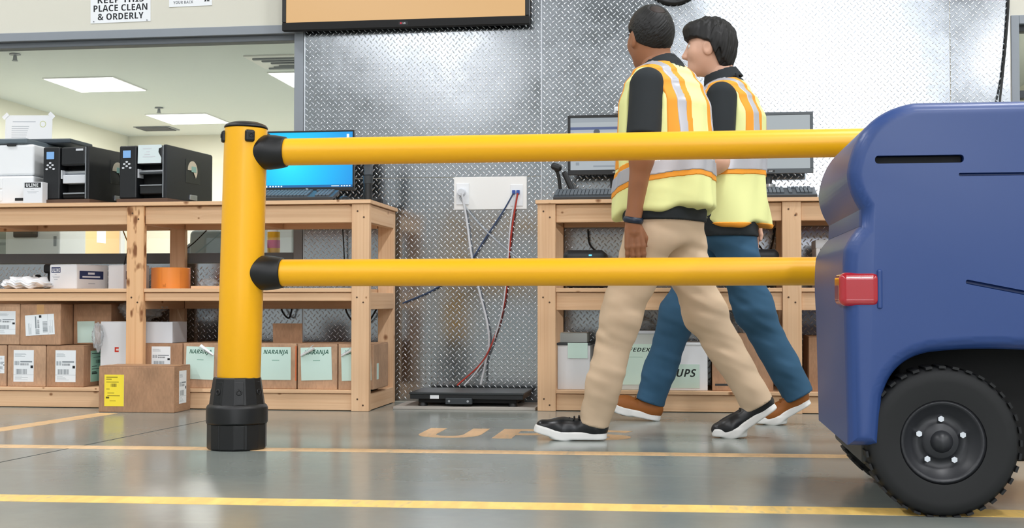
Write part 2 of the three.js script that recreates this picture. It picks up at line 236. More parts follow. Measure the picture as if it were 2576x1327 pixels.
// ---------------------------------------------------------------- workbenches
function bench(label, x0, x1, legs, zf, zb, railY) {
  const t = thing('workbench', label, 'workbench', [(x0 + x1) / 2, 0, (zf + zb) / 2]);
  const L = 0.09;
  box(t, 'bench_top', [x0 - 0.008, x1 + 0.008], [1.022, 1.041], [zb - 0.01, zf + 0.012], M.pine, 0.002);
  legs.forEach(([lx, mat]) => { box(t, 'leg', [lx, lx + L], [0, 1.022], [zf - 0.04, zf], mat, 0.003); box(t, 'leg', [lx + 0.002, lx + 0.088], [0, 1.022], [zb, zb + 0.04], M.pine, 0.003); });
  const nail = new THREE.CylinderGeometry(0.0045, 0.0045, 0.002, 10); nail.rotateX(Math.PI / 2);
  for (const [lx] of legs) for (const [dx, y] of [[0.03, 0.985], [0.062, 0.955], [0.028, 0.56], [0.06, 0.535], [0.032, 0.06], [0.06, 0.03]]) part(t, 'nail_head', nail, M.nail, [lx + dx, y, zf + 0.0005]);
  const ends = legs.map((l) => l[0]).sort((a, b) => a - b);
  for (let i = 0; i + 1 < ends.length; i++) {
    const a = ends[i] + L + 0.001, b = ends[i + 1] - 0.001;
    box(t, 'apron', [a, b], [0.93, 1.018], [zf - 0.055, zf - 0.016], M.pine, 0.003);
    box(t, 'shelf_rail', [a, b], [railY, 0.584], [zf - 0.055, zf - 0.016], M.pine, 0.003);
    box(t, 'kick_rail', [a, b], [0.003, 0.084], [zf - 0.055, zf - 0.016], M.pine, 0.003);
    box(t, 'rear_apron', [a, b], [0.93, 1.018], [zb + 0.006, zb + 0.044], M.pine, 0.003);
    box(t, 'rear_shelf_rail', [a, b], [0.50, 0.585], [zb + 0.006, zb + 0.044], M.pine, 0.003);
    box(t, 'joist', [(a + b) / 2 - 0.019, (a + b) / 2 + 0.019], [0.93, 1.018], [zb + 0.05, zf - 0.06], M.pine, 0.003);
    box(t, 'middle_shelf', [a - 0.001, b + 0.001], [0.586, 0.605], [zb + 0.02, zf - 0.006], M.pine, 0.002);
    box(t, 'lower_shelf', [a - 0.001, b + 0.001], [0.086, 0.103], [zb + 0.02, zf - 0.006], M.pine, 0.002);
  }
  for (const lx of ends) { box(t, 'side_rail', [lx + 0.048, lx + 0.088], [0.93, 1.02], [zb + 0.04, zf - 0.041], M.pine, 0.003); box(t, 'side_rail', [lx + 0.048, lx + 0.088], [0.50, 0.585], [zb + 0.04, zf - 0.041], M.pine, 0.003); box(t, 'side_rail', [lx + 0.048, lx + 0.088], [0.003, 0.085], [zb + 0.04, zf - 0.041], M.pine, 0.003); }
  return t;
}
bench('long pine workbench carrying the label printers and cartons under the office window', -4.45, -1.533, [[-4.45, M.pine], [-2.792, M.pineStained], [-1.624, M.pine]], 0.64, 0.06, 0.542);
bench('pine workbench carrying two keyboards behind the two walkers', -0.718, 1.62, [[-0.717, M.pine], [0.472, M.pine], [1.528, M.pine]], 0.5, 0.02, 0.497);

// ---------------------------------------------------------------- print
const bars = (c, x, y, w, h, s) => { const q = rng(s); let p = x; while (p < x + w) { const k = 1 + q() * 4; c.fillRect(p, y, k, h); p += k + 1 + q() * 4; } };
const lines = (c, x, y, w, n, dy, s, th = 5) => { const q = rng(s); for (let i = 0; i < n; i++) c.fillRect(x, y + i * dy, w * (0.35 + 0.6 * q()), th); };
const shipping = (s) => canvasTex(256, 384, (c, w, h) => { c.fillStyle = '#e8edf0'; c.fillRect(0, 0, w, h); c.fillStyle = '#9aa4aa'; lines(c, 14, 40, 180, 4, 11, s, 4); c.fillStyle = '#7d868c'; bars(c, 14, 132, 60, 52, s + 1); c.fillRect(86, 132, 150, 16); c.fillStyle = '#454c52'; bars(c, 88, 160, 100, 26, s + 2); c.fillStyle = '#1b1d20'; c.fillRect(w - 40, 186, 32, 32); c.fillStyle = '#6d767c'; bars(c, 30, 230, 140, 62, s + 3); c.fillStyle = '#a5adb2'; c.fillRect(0, 298, w, 3); lines(c, 20, 315, 190, 4, 14, s + 4, 4); });
const shipTex = [shipping(5), shipping(15), shipping(25)];
const yellowTag = canvasTex(256, 384, (c, w, h) => { c.fillStyle = '#f3de3c'; c.fillRect(0, 0, w, h); c.fillStyle = '#8a7a1c'; lines(c, 24, 26, 190, 2, 24, 3, 10); lines(c, 24, 86, 180, 1, 20, 4, 9); c.fillStyle = '#5c5212'; bars(c, 84, 108, 74, 40, 5); c.fillStyle = '#8a7a1c'; lines(c, 24, 170, 100, 1, 20, 8, 9); lines(c, 40, 218, 190, 2, 34, 9, 9); c.fillStyle = '#5c5212'; c.fillRect(20, 268, 44, 22); c.fillStyle = '#8a7a1c'; lines(c, 70, 316, 120, 1, 20, 6, 7); });
const greenTag = canvasTex(160, 384, (c, w, h) => { c.fillStyle = '#a9dcc8'; c.fillRect(0, 0, w, h); c.fillStyle = '#33463f'; lines(c, 14, 30, 130, 1, 20, 3, 10); lines(c, 30, 80, 100, 1, 20, 4, 6); bars(c, 60, 118, 60, 42, 5); lines(c, 14, 190, 120, 3, 34, 9, 8); c.fillRect(14, 270, 60, 22); });
const naranja = canvasTex(512, 512, (c, w, h) => { c.fillStyle = '#cfe9df'; c.fillRect(0, 0, w, h); c.fillStyle = '#3a6657'; c.font = 'italic bold 92px sans-serif'; c.textAlign = 'center'; c.fillText('NARANJA', w / 2, 110, w * 0.94); c.fillStyle = '#8fb9aa'; c.fillRect(200, 200, 120, 12); });
const greenPlain = canvasTex(64, 64, (c, w, h) => { c.fillStyle = '#d2ece2'; c.fillRect(0, 0, w, h); });
function sheet(parent, name, w, h, tex, pos, rot, t = 0.0008, edge = M.paper) { const m = std(0xffffff, 0.75, 0, { map: tex }); return part(parent, name, new THREE.BoxGeometry(w, h, t), [edge, edge, edge, edge, m, edge], pos, rot); }

// ---------------------------------------------------------------- cartons
function carton(label, x, y, z, opt = {}) {
  const t = thing(opt.name || 'carton', label, opt.category || 'carton', [(x[0] + x[1]) / 2, y[0], (z[0] + z[1]) / 2], opt.group);
  const m = opt.mat || M.card[Math.floor(R() * 3)], top = y[1] - 0.004;
  box(t, 'box_body', x, [y[0], top], z, m, 0.004);
  const mid = (z[0] + z[1]) / 2, e = 0.0015;
  if (!opt.lid) { box(t, 'flap', [x[0] + e, x[1] - e], [top - 0.0002, top + 0.0036], [z[0] + e, mid - 0.001], m, 0.001); box(t, 'flap', [x[0] + e, x[1] - e], [top - 0.0002, top + 0.0036], [mid + 0.001, z[1] - e], m, 0.001); box(t, 'tape', [x[0] + 0.002, x[1] - 0.002], [top + 0.0036, top + 0.0041], [mid - 0.025, mid + 0.025], M.tapeBrown, 0); }
  if (opt.frontTape) box(t, 'tape', [(x[0] + x[1]) / 2 - 0.02, (x[0] + x[1]) / 2 + 0.02], [top - 0.05, top], [z[1], z[1] + 0.0006], M.tapeBrown, 0);
  return t;
}
const front = (t, name, tex, x, y, z, tilt = 0) => sheet(t, name, x[1] - x[0], y[1] - y[0], tex, [(x[0] + x[1]) / 2, (y[0] + y[1]) / 2, z + 0.0006], [0, 0, tilt]);
const sideR = (t, name, tex, x, y, z, tilt = 0) => sheet(t, name, z[1] - z[0], y[1] - y[0], tex, [x + 0.0006, (y[0] + y[1]) / 2, (z[0] + z[1]) / 2], [tilt, Math.PI / 2, 0]);
{
  let b;
  b = carton('brown carton with a white label, lower row, end of the carton row', [-3.66, -3.458], [0.103, 0.315], [0.26, 0.592]); front(b, 'shipping_label', shipTex[2], [-3.5, -3.47], [0.17, 0.26], 0.592);
  b = carton('brown carton with upright white shipping label, lower row under the plain-end carton', [-3.452, -3.243], [0.103, 0.315], [0.3, 0.595]); front(b, 'shipping_label', shipTex[0], [-3.418, -3.308], [0.128, 0.29], 0.595);
  b = carton('brown carton with a green tag on its end and white shipping label', [-3.240, -3.037], [0.103, 0.315], [0.315, 0.595]); front(b, 'shipping_label', shipTex[1], [-3.19, -3.08], [0.128, 0.29], 0.595); sideR(b, 'green_tag', greenTag, -3.037, [0.125, 0.285], [0.36, 0.52]);
  b = carton('brown carton of the upper row with a narrow white label', [-3.62, -3.388], [0.317, 0.528], [0.3, 0.592]); front(b, 'shipping_label', shipTex[2], [-3.52, -3.412], [0.37, 0.49], 0.592);
  b = carton('brown carton of the upper row with a tilted wide label', [-3.384, -3.163], [0.317, 0.528], [0.22, 0.597], { frontTape: true }); sheet(b, 'shipping_label', 0.105, 0.158, shipTex[0], [-3.276, 0.42, 0.5978], [0, 0, Math.PI / 2 + 0.06]);
  b = carton('brown carton with a pale green sheet behind the tilted-label carton', [-3.158, -2.95], [0.317, 0.528], [0.17, 0.47]); front(b, 'green_sheet', greenPlain, [-3.135, -3.04], [0.325, 0.437], 0.47, 0.02);
  b = carton('small brown carton with pale label under the white tray', [-2.715, -2.512], [0.103, 0.328], [0.3, 0.592]); front(b, 'shipping_label', shipTex[1], [-2.675, -2.575], [0.19, 0.312], 0.592);
  const mk = (label, x, sx, open, curl) => {
    b = carton(label, x, [0.103, 0.33], [0.28, 0.592], { mat: M.card[2], group: 'cartons with green sheets' }); front(b, 'green_sheet', naranja, sx, [0.148, 0.312], 0.5932, curl * 0.03);
    if (curl) part(b, 'curled_corner', new THREE.CylinderGeometry(0.013, 0.005, 0.082, 10, 1, true, 0, 4.4), Object.assign(M.paper.clone(), { side: THREE.DoubleSide }), [curl > 0 ? sx[0] + 0.035 : sx[1] - 0.035, 0.292, 0.601], [0, 0, curl > 0 ? -1.0 : 1.0]);
    if (open) box(b, 'orange_mark', [-1.9215, -1.9172], [0.145, 0.318], [0.592, 0.5926], std(0xe8611a, 0.6), 0);
    if (open) part(b, 'raised_flap', boxGeo(0.155, 0.1, 0.004, 0.001), M.card[1], [-2.005, 0.378, 0.46], [0.05, 0, 0]);
    return b;
  };
  mk('brown carton with lettered green sheet curling at its corner, next to the pale-label carton', [-2.508, -2.318], [-2.492, -2.345], false, -1);
  mk('brown carton with lettered green sheet half hidden by the yellow post', [-2.314, -2.124], [-2.29, -2.14], false, 0);
  mk('brown carton with lettered green sheet and an upright open flap', [-2.12, -1.917], [-2.105, -1.945], true, 0);
  mk('brown carton with lettered green sheet folded over at its first letters', [-1.911, -1.707], [-1.893, -1.735], false, 1);
  b = mk('brown end carton with lettered green sheet behind the bench leg', [-1.702, -1.522], [-1.686, -1.535], false, 1); sideR(b, 'white_tag', greenPlain, -1.522, [0.15, 0.23], [0.49, 0.53]);
  b = carton('brown carton standing on the floor with a yellow label', [-2.833, -2.447], [0, 0.226], [0.645, 0.85], { mat: M.card[1] }); b.position.z += 0; 
  front(b, 'yellow_label', yellowTag, [-2.803, -2.703], [0.03, 0.183], 0.85); sideR(b, 'shipping_label', shipTex[1], -2.447, [0.04, 0.2], [0.7, 0.79], 0);
  b = carton('tall white carton with a small red mark behind the stained leg', [-2.985, -2.76], [0.103, 0.437], [0.3, 0.52], { mat: M.cardWhite }); sheet(b, 'red_mark', 0.022, 0.026, canvasTex(64, 64, (c) => { c.fillStyle = '#d3341d'; c.fillRect(0, 0, 64, 64); c.fillStyle = '#f0d8d2'; c.fillRect(22, 20, 42, 24); }), [-2.895, 0.292, 0.5206]);
  // white tray on the pale-label carton
  const tr = thing('plastic_tray', 'translucent white tray on the pale-label carton', 'tray', [-2.66, 0.328, 0.48]);
  for (const [n, x, y, z] of [['tray_wall', [-2.735, -2.575], [0.328, 0.435], [0.566, 0.57]], ['tray_wall', [-2.735, -2.575], [0.328, 0.435], [0.38, 0.384]], ['tray_wall', [-2.735, -2.731], [0.328, 0.435], [0.384, 0.566]], ['tray_wall', [-2.579, -2.575], [0.328, 0.435], [0.384, 0.566]], ['tray_floor', [-2.735, -2.575], [0.328, 0.332], [0.384, 0.566]]]) box(tr, n, x, y, z, M.greyPlastic, 0.0015);
}
// ---------------------------------------------------------------- things on the middle shelf under the window
{
  const blueBox = canvasTex(512, 256, (c, w, h) => { c.fillStyle = '#eceef2'; c.fillRect(0, 0, w, h); c.fillStyle = '#23305e'; c.fillRect(26, 18, 180, 62); c.fillStyle = '#f4f5f8'; c.font = 'bold 56px sans-serif'; c.fillText('ULINE', 34, 70, 164); c.fillStyle = '#b9bec8'; c.fillRect(90, 96, 40, 8); c.fillRect(46, 118, 150, 6); c.fillRect(58, 132, 130, 6); c.fillRect(80, 152, 70, 8); });
  const blueEnd = canvasTex(256, 256, (c, w, h) => { c.fillStyle = '#eceef2'; c.fillRect(0, 0, w, h); c.fillStyle = '#23305e'; c.fillRect(20, 60, 216, 92); c.fillStyle = '#e4e7f0'; c.fillRect(96, 76, 60, 24); c.fillRect(46, 116, 160, 18); c.fillStyle = '#b9bec8'; c.fillRect(100, 196, 60, 10); });
  const tag1 = std(0xffffff, 0.6, 0, { map: blueBox }), tag2 = std(0xffffff, 0.6, 0, { map: blueEnd });
  const wb = (label, x, z, tx) => { const t = thing('label_box', label, 'box', [(x[0] + x[1]) / 2, 0.605, (z[0] + z[1]) / 2]); box(t, 'box_body', x, [0.605, 0.729], z, M.cardWhite, 0.003); box(t, 'lid_flap', [x[0] + 0.002, x[1] - 0.002], [0.729, 0.733], [z[0], z[1] - 0.002], M.cardWhite, 0.001); if (tx) front(t, 'printed_front', blueBox, [x[0] + 0.003, x[1] - 0.003], [0.608, 0.727], z[1]); sideR(t, 'printed_end', blueEnd, x[1], [0.608, 0.727], [z[0] + 0.02, z[1] - 0.004]); return t; };
  wb('white box with dark blue label panels on the middle shelf', [-3.262, -3.085], [0.26, 0.5], true).rotation.y = -0.26;
  wb('white box with dark blue end panel half behind the stained leg', [-2.985, -2.885], [0.19, 0.4], false).rotation.y = -0.26;
  // crumpled white bag, black holder, black block
  const bag = new THREE.SphereGeometry(1, 40, 20); { const p = bag.attributes.position; for (let i = 0; i < p.count; i++) { const x = p.getX(i), y = p.getY(i), z = p.getZ(i), n = 1 + 0.12 * Math.sin(9 * x + 3 * y) * Math.cos(7 * z + 2 * x) + 0.07 * Math.sin(17 * y + 11 * x); p.setXYZ(i, x * 0.125 * n, Math.max(-0.028, y * 0.034 * n + 0.007 * Math.sin(12 * x)), z * 0.1 * n); } bag.computeVertexNormals(); }
  single('paper_bag', 'crumpled white paper bag lying on the middle shelf', 'bag', bag, M.paper, [-3.4, 0.633, 0.5]);
  const cl = thing('hand_scanner', 'black handheld scanner standing behind the crumpled bag', 'scanner', [-3.345, 0.605, 0.34]);
  part(cl, 'handle', boxGeo(0.04, 0.09, 0.045, 0.012, 2), M.blackMatt, [-3.345, 0.65, 0.34]); part(cl, 'head', boxGeo(0.062, 0.05, 0.09, 0.014, 2), M.blackMatt, [-3.343, 0.714, 0.345]); part(cl, 'foot', new THREE.CylinderGeometry(0.035, 0.045, 0.014, 24), M.blackMatt, [-3.345, 0.612, 0.34]);
  const tp = thing('tape_gun', 'small black tape dispenser lying behind the crumpled bag', 'dispenser', [-3.46, 0.605, 0.3]);
  part(tp, 'dispenser_body', boxGeo(0.065, 0.07, 0.04, 0.012, 2), M.blackMatt, [-3.46, 0.645, 0.3], [0, 0, 0.3]); part(tp, 'white_band', boxGeo(0.012, 0.066, 0.042, 0.003), M.paper, [-3.452, 0.65, 0.3], [0, 0, 0.3]); part(tp, 'grip', boxGeo(0.1, 0.022, 0.03, 0.008, 2), M.blackMatt, [-3.5, 0.617, 0.3]);
  // roll of orange labels standing on end, its loose end lapped in front
  const ro = thing('label_roll', 'wide roll of orange labels standing on the middle shelf', 'label roll', [-2.64, 0.605, 0.44]);
  part(ro, 'roll', new THREE.LatheGeometry([[0.04, 0], [0.097, 0], [0.099, 0.002], [0.099, 0.107], [0.097, 0.109], [0.04, 0.109], [0.04, 0]].map((p) => new THREE.Vector2(...p)), 56), M.orangeTape, [-2.64, 0.605, 0.44]);
  part(ro, 'core', new THREE.LatheGeometry([[0.036, 0.001], [0.04, 0.001], [0.04, 0.1085], [0.036, 0.1085], [0.036, 0.001]].map((p) => new THREE.Vector2(...p)), 32), M.card[0], [-2.64, 0.605, 0.44]);
  part(ro, 'loose_end', new THREE.CylinderGeometry(0.104, 0.1, 0.107, 24, 1, true, -0.05, 0.9), Object.assign(M.orangeTape.clone(), { side: THREE.DoubleSide }), [-2.638, 0.66, 0.442]);
  part(ro, 'loose_end', boxGeo(0.016, 0.075, 0.002, 0.0006), std(0xd07a2a, 0.4), [-2.632, 0.65, 0.5415], [0, 0.05, 0]);
  single('wooden_lath', 'short pine lath lying on the middle shelf beside the orange roll', 'lath', boxGeo(0.2, 0.014, 0.03, 0.003), M.pine, [-2.4, 0.612, 0.5], [0, 0.1, 0]);
  // clear film crumpled on the shelves
  const film = (x, y, z, a, b, c, s) => { const g = new THREE.SphereGeometry(1, 44, 24), p = g.attributes.position; for (let i = 0; i < p.count; i++) { const X = p.getX(i), Y = p.getY(i), Z = p.getZ(i), n = 1 + 0.16 * Math.sin(8 * X + s) * Math.cos(6 * Y - s) + 0.1 * Math.sin(14 * Z + 9 * X + s) + 0.06 * Math.sin(23 * Y - 15 * X); p.setXYZ(i, X * a * n, Y * b * n, Z * c * n); } g.computeVertexNormals(); return [g, [x, y, z]]; };
  const put = (name, label, cat, f) => single(name, label, cat, f[0], M.bubble, f[1]);
  put('plastic_film', 'clear plastic film bulging above the tall white carton', 'plastic film', film(-2.83, 0.5, 0.36, 0.115, 0.062, 0.09, 1));
  put('plastic_film', 'clear plastic film hanging between the green tag and white carton', 'plastic film', film(-2.985, 0.36, 0.55, 0.026, 0.066, 0.026, 4));
  put('plastic_film', 'small crumpled film lying beside the orange roll', 'plastic film', film(-2.46, 0.633, 0.38, 0.05, 0.024, 0.05, 7));
}
// ---------------------------------------------------------------- things on the bench under the window
{
  // white copier
  const t = thing('copier', 'white office copier with grey lid beside the label printers', 'copier', [-3.52, 1.041, 0.33]);
  box(t, 'body', [-3.80, -3.33], [1.041, 1.19], [0.12, 0.58], M.whitePlastic, 0.012, 2); box(t, 'upper_body', [-3.80, -3.335], [1.192, 1.355], [0.1, 0.57], M.whitePlastic, 0.014, 2); box(t, 'scanner_lid', [-3.81, -3.37], [1.357, 1.385], [0.06, 0.575], std(0x5e6a72, 0.5), 0.008, 2); box(t, 'document_feeder', [-3.78, -3.24], [1.385, 1.41], [0.1, 0.36], std(0x3c464e, 0.5), 0.008, 2);
  box(t, 'lid_grip', [-3.48, -3.43], [1.345, 1.357], [0.571, 0.578], M.black, 0.002); box(t, 'paper_drawer', [-3.78, -3.5], [1.06, 1.115], [0.578, 0.584], M.whitePlastic, 0.003); box(t, 'paper_drawer', [-3.78, -3.5], [1.123, 1.178], [0.578, 0.584], M.whitePlastic, 0.003); box(t, 'output_slot', [-3.43, -3.37], [1.06, 1.075], [0.576, 0.582], M.black, 0.002);
  const sb = thing('label_box', 'small white box with black top label in front of the copier', 'box', [-3.30, 1.041, 0.58]);
  box(sb, 'box_body', [-3.35, -3.245], [1.041, 1.15], [0.59, 0.645], M.cardWhite, 0.002); sheet(sb, 'printed_front', 0.1, 0.106, canvasTex(256, 272, (c, w, h) => { c.fillStyle = '#e9ebef'; c.fillRect(0, 0, w, h); c.fillStyle = '#15181c'; c.fillRect(14, 6, 228, 66); c.fillStyle = '#f2f4f6'; c.font = 'bold 60px sans-serif'; c.fillText('ULINE', 28, 60, 200); c.fillStyle = '#b7bcc2'; c.fillRect(100, 96, 50, 8); c.fillRect(50, 120, 160, 6); c.fillRect(60, 136, 120, 6); }), [-3.297, 1.096, 0.6456]);
}
function labelPrinter(label, x0, noted) {
  const w = 0.262, zf = 0.6, y0 = 1.062, y1 = 1.335, t = thing('label_printer', label, 'printer', [x0 + w / 2, 1.041, 0.4]);
  const B = M.blackSatin, px = x0 + 0.098;                                   // px: where the control panel ends
  box(t, 'base_board', [x0 - 0.005, x0 + w + 0.02], [1.041, y0], [0.2, 0.615], std(0x5d4638, 0.7), 0.002);
  box(t, 'housing', [x0 + 0.002, x0 + w], [y0, y1], [0.09, 0.5], B, 0.008, 2);
  const cp = box(t, 'control_panel', [x0, px], [y0 + 0.002, y1], [0.5, zf], B, 0.008, 2);
  box(cp, 'display', [x0 + 0.022, x0 + 0.066], [1.272, 1.31], [zf, zf + 0.002], emit(0x7fb2e8, 0.75), 0.0005); box(cp, 'display_rim', [x0 + 0.018, x0 + 0.07], [1.268, 1.3145], [zf - 0.004, zf + 0.001], M.blackMatt, 0.0005);
  const btn = new THREE.CylinderGeometry(0.0068, 0.0068, 0.004, 16); btn.rotateX(Math.PI / 2); btn.scale(1, 0.7, 1);
  for (const [dx, y] of [[0.044, 1.252], [0.030, 1.241], [0.058, 1.241], [0.044, 1.230], [0.024, 1.221], [0.064, 1.221]]) part(cp, 'button', btn, M.greyPlastic, [x0 + dx, y, zf + 0.001]);
  const lid = box(t, 'front_lid', [px + 0.004, x0 + w - 0.018], [1.237, y1 - 0.002], [0.5, zf - 0.003], B, 0.01, 2); if (!noted) box(lid, 'name_plate', [x0 + w - 0.072, x0 + w - 0.03], [1.312, 1.322], [zf - 0.003, zf - 0.0015], M.greyPlastic, 0);
  box(t, 'side_door', [x0 + w - 0.014, x0 + w + 0.004], [y0, y1 + 0.001], [0.11, zf - 0.004], B, 0.004, 2); box(t, 'door_trim', [x0 + w - 0.018, x0 + w - 0.013], [y0 + 0.004, y1 - 0.004], [0.5, zf - 0.001], M.grey, 0.001);
  box(t, 'print_chamber', [px, x0 + w - 0.016], [y0 + 0.002, 1.237], [0.5, 0.52], M.blackMatt, 0);
  const rl = new THREE.CylinderGeometry(0.014, 0.014, w - 0.125, 20); rl.rotateZ(Math.PI / 2); part(t, 'roller', rl, M.steel, [(px + x0 + w - 0.016) / 2, 1.205, 0.55]);
  box(t, 'tear_bar', [px + 0.008, x0 + w - 0.022], [noted ? 1.188 : 1.146, noted ? 1.2 : 1.19], [0.52, 0.585], noted ? M.darkGrey : M.greyPlastic, 0.004, 2); box(t, 'lower_lip', [px + 0.006, x0 + w - 0.018], [noted ? 1.085 : y0 + 0.006, noted ? 1.135 : 1.10], [0.52, 0.582], noted ? M.black : M.blackMatt, 0.008, 2); box(t, 'lip_edge', [px + 0.014, x0 + w - 0.026], [noted ? 1.128 : 1.09, noted ? 1.134 : 1.098], [0.578, 0.59], M.grey, 0.001);
  box(t, 'guide', [px + 0.002, px + 0.007], [1.17, 1.215], [0.54, 0.592], M.greyPlastic, 0.001);
  // supply window in the side door: a dark opening with the rolls of stock behind it
  const sw = box(t, 'side_window', [x0 + w + 0.003, x0 + w + 0.006], [1.16, 1.285], [0.24, 0.4], std(0x2c302f, 0.25), 0.001);
  const roll = new THREE.CylinderGeometry(0.05, 0.05, 0.004, 28, 1, false, 0, 4); roll.rotateZ(Math.PI / 2); part(sw, 'stock_roll', roll, std(0xcfc9b4, 0.6), [x0 + w + 0.007, 1.228, 0.33]); part(sw, 'stock_core', boxGeo(0.003, 0.03, 0.05, 0.001), M.teal, [x0 + w + 0.0095, 1.235, 0.32]);
  if (noted) { part(lid, 'paper_note', new THREE.ShapeGeometry((() => { const s = new THREE.Shape(); s.moveTo(0.001, 0.004); s.lineTo(0.133, 0.004); s.lineTo(0.134, 0.03); s.lineTo(0.118, 0.06); s.lineTo(0.12, 0.078); s.lineTo(0.137, 0.084); s.lineTo(0.136, 0.097); s.lineTo(0.003, 0.098); return s; })()), Object.assign(std(0xd9e6e8, 0.8), { side: THREE.DoubleSide }), [px + 0.006, 1.238, zf + 0.0002]); for (const [dx, dy, ww] of [[0.03, 0.08, 0.05], [0.05, 0.064, 0.02], [0.04, 0.05, 0.03], [0.03, 0.038, 0.07]]) part(lid, 'print_line', new THREE.BoxGeometry(ww, 0.004, 0.0004), M.greyPlastic, [px + 0.006 + dx + ww / 2, 1.238 + dy, zf + 0.0006]); }
  const lever = box(t, 'latch', [x0 + w + 0.004, x0 + w + 0.01], [1.072, 1.1], [0.28, 0.36], M.steel, 0.002);
  t.rotation.y = -0.11; t.position.x -= 0.012;
}
labelPrinter('black label printer with an uncovered front lid and silver tear bar', -3.243, false);
labelPrinter('black label printer with a torn white note on its lid', -2.828, true);

function keyboard(label, x0, x1, z0, z1, y = 1.041) {
  const t = thing('keyboard', label, 'keyboard', [(x0 + x1) / 2, y, (z0 + z1) / 2]), h = 0.018;
  part(t, 'case', boxGeo(x1 - x0, h, z1 - z0, 0.004, 2), std(0x3a4046, 0.5), [(x0 + x1) / 2, y + 0.034, (z0 + z1) / 2], [0.32, 0, 0]);
  const ks = []; const n = Math.floor((x1 - x0 - 0.012) / 0.019);
  for (let r = 0; r < 6; r++) for (let i = 0; i < n; i++) { if (i === Math.floor(n * 0.7) || (i === n - 5 && r > 0)) continue; const g = new RoundedBoxGeometry(0.0162, 0.009, 0.0155, 1, 0.002); g.translate(-(x1 - x0) / 2 + 0.014 + i * 0.019, h / 2 + 0.003, -(z1 - z0) / 2 + 0.017 + r * 0.019 + (r ? 0.006 : 0)); ks.push(g); }
  const k = part(t, 'key_field', mergeGeometries(ks), std(0x596168, 0.5), [(x0 + x1) / 2, y + 0.034, (z0 + z1) / 2], [0.32, 0, 0]); k.userData.kind = 'stuff';
  for (const s of [x0 + 0.03, x1 - 0.03]) box(t, 'foot', [s - 0.012, s + 0.012], [y, y + 0.042], [z0 + 0.012, z0 + 0.03], M.black, 0.001);
  for (const s of [x0 + 0.03, x1 - 0.03]) box(t, 'foot', [s - 0.012, s + 0.012], [y, y + 0.006], [z1 - 0.03, z1 - 0.012], M.black, 0.001);
  return t;
}
function monitor(label, x0, x1, y0, y1, z, tex, glow, opt = {}) {
  const bz = opt.bezel || 0.014, ch = opt.chin || 0.02, cx = (x0 + x1) / 2, base = 1.041, fm = opt.mat || M.black, t = thing('monitor', label, 'monitor', [cx, base, z]);
  box(t, 'back_shell', [x0 + 0.004, x1 - 0.004], [y0 + 0.004, y1 - 0.004], [z - 0.05, z - 0.012], fm, 0.01, 2);
  box(t, 'bezel', [x0, x1], [y1 - bz, y1], [z - 0.014, z], fm, 0.002); box(t, 'bezel', [x0, x1], [y0, y0 + ch], [z - 0.014, z], fm, 0.002); box(t, 'bezel', [x0, x0 + bz], [y0 + ch, y1 - bz], [z - 0.014, z], fm, 0.002); box(t, 'bezel', [x1 - bz, x1], [y0 + ch, y1 - bz], [z - 0.014, z], fm, 0.002);
  const sm = new THREE.MeshStandardMaterial({ color: 0x101010, roughness: 0.35, emissive: 0xffffff, emissiveMap: tex, emissiveIntensity: glow }), g = new THREE.PlaneGeometry(x1 - x0 - 2 * bz, y1 - y0 - bz - ch);
  part(t, 'screen', g, sm, [cx, (y0 + ch + y1 - bz) / 2, z - 0.005]);
  box(t, 'neck', [cx - 0.03, cx + 0.03], [base + 0.012, y0 + 0.06], [z - 0.085, z - 0.052], fm, 0.004); box(t, 'stand_foot', [cx - 0.11, cx + 0.11], [base, base + 0.012], [z - 0.14, z + 0.03], fm, 0.005);
  if (opt.text) part(t, 'badge', new THREE.PlaneGeometry(0.04, 0.012), std(0xffffff, 0.4, 0, { map: canvasTex(128, 40, (c, w, h) => { c.fillStyle = opt.chip || '#16181a'; c.fillRect(0, 0, w, h); c.fillStyle = '#e8eaec'; c.font = 'bold 34px sans-serif'; c.textAlign = 'center'; c.fillText(opt.text, w / 2, 30); }) }), [opt.tx || cx, y0 + ch / 2, z + 0.0006]);
  const L = new THREE.RectAreaLight(opt.light || 0xffffff, glow * 0.5, x1 - x0 - 2 * bz, y1 - y0 - bz - ch); L.position.set(cx, (y0 + ch + y1 - bz) / 2, z + 0.003); L.lookAt(cx, (y0 + ch + y1 - bz) / 2, z + 1); scene.add(L);
  return t;
}
const deskBlue = canvasTex(512, 300, (c, w, h) => { const g = c.createRadialGradient(150, 165, 10, 190, 160, 360); g.addColorStop(0, '#1fdcf8'); g.addColorStop(0.4, '#00b9ee'); g.addColorStop(1, '#0088d4'); c.fillStyle = g; c.fillRect(0, 0, w, h); c.fillStyle = '#0d5f9a'; c.fillRect(0, h - 13, w, 13); c.fillStyle = '#dfeef8'; c.fillRect(0, h - 12, 28, 11); for (let i = 0; i < 5; i++) c.fillRect(40 + i * 16, h - 10, 9, 7); c.fillRect(w - 120, h - 9, 44, 5); for (let i = 0; i < 4; i++) c.fillRect(w - 66 + i * 15, h - 10, 9, 7); c.fillStyle = '#e8f6ff'; c.fillRect(w - 34, 12, 14, 20); });
monitor('computer monitor showing a bright blue desktop behind the yellow rail', -2.19, -1.69, 1.115, 1.428, 0.35, deskBlue, 0.95, { bezel: 0.008, chin: 0.018, light: 0x30b8ff, text: 'hp' });
keyboard('dark keyboard in front of the blue-screen monitor', -2.12, -1.735, 0.46, 0.6);
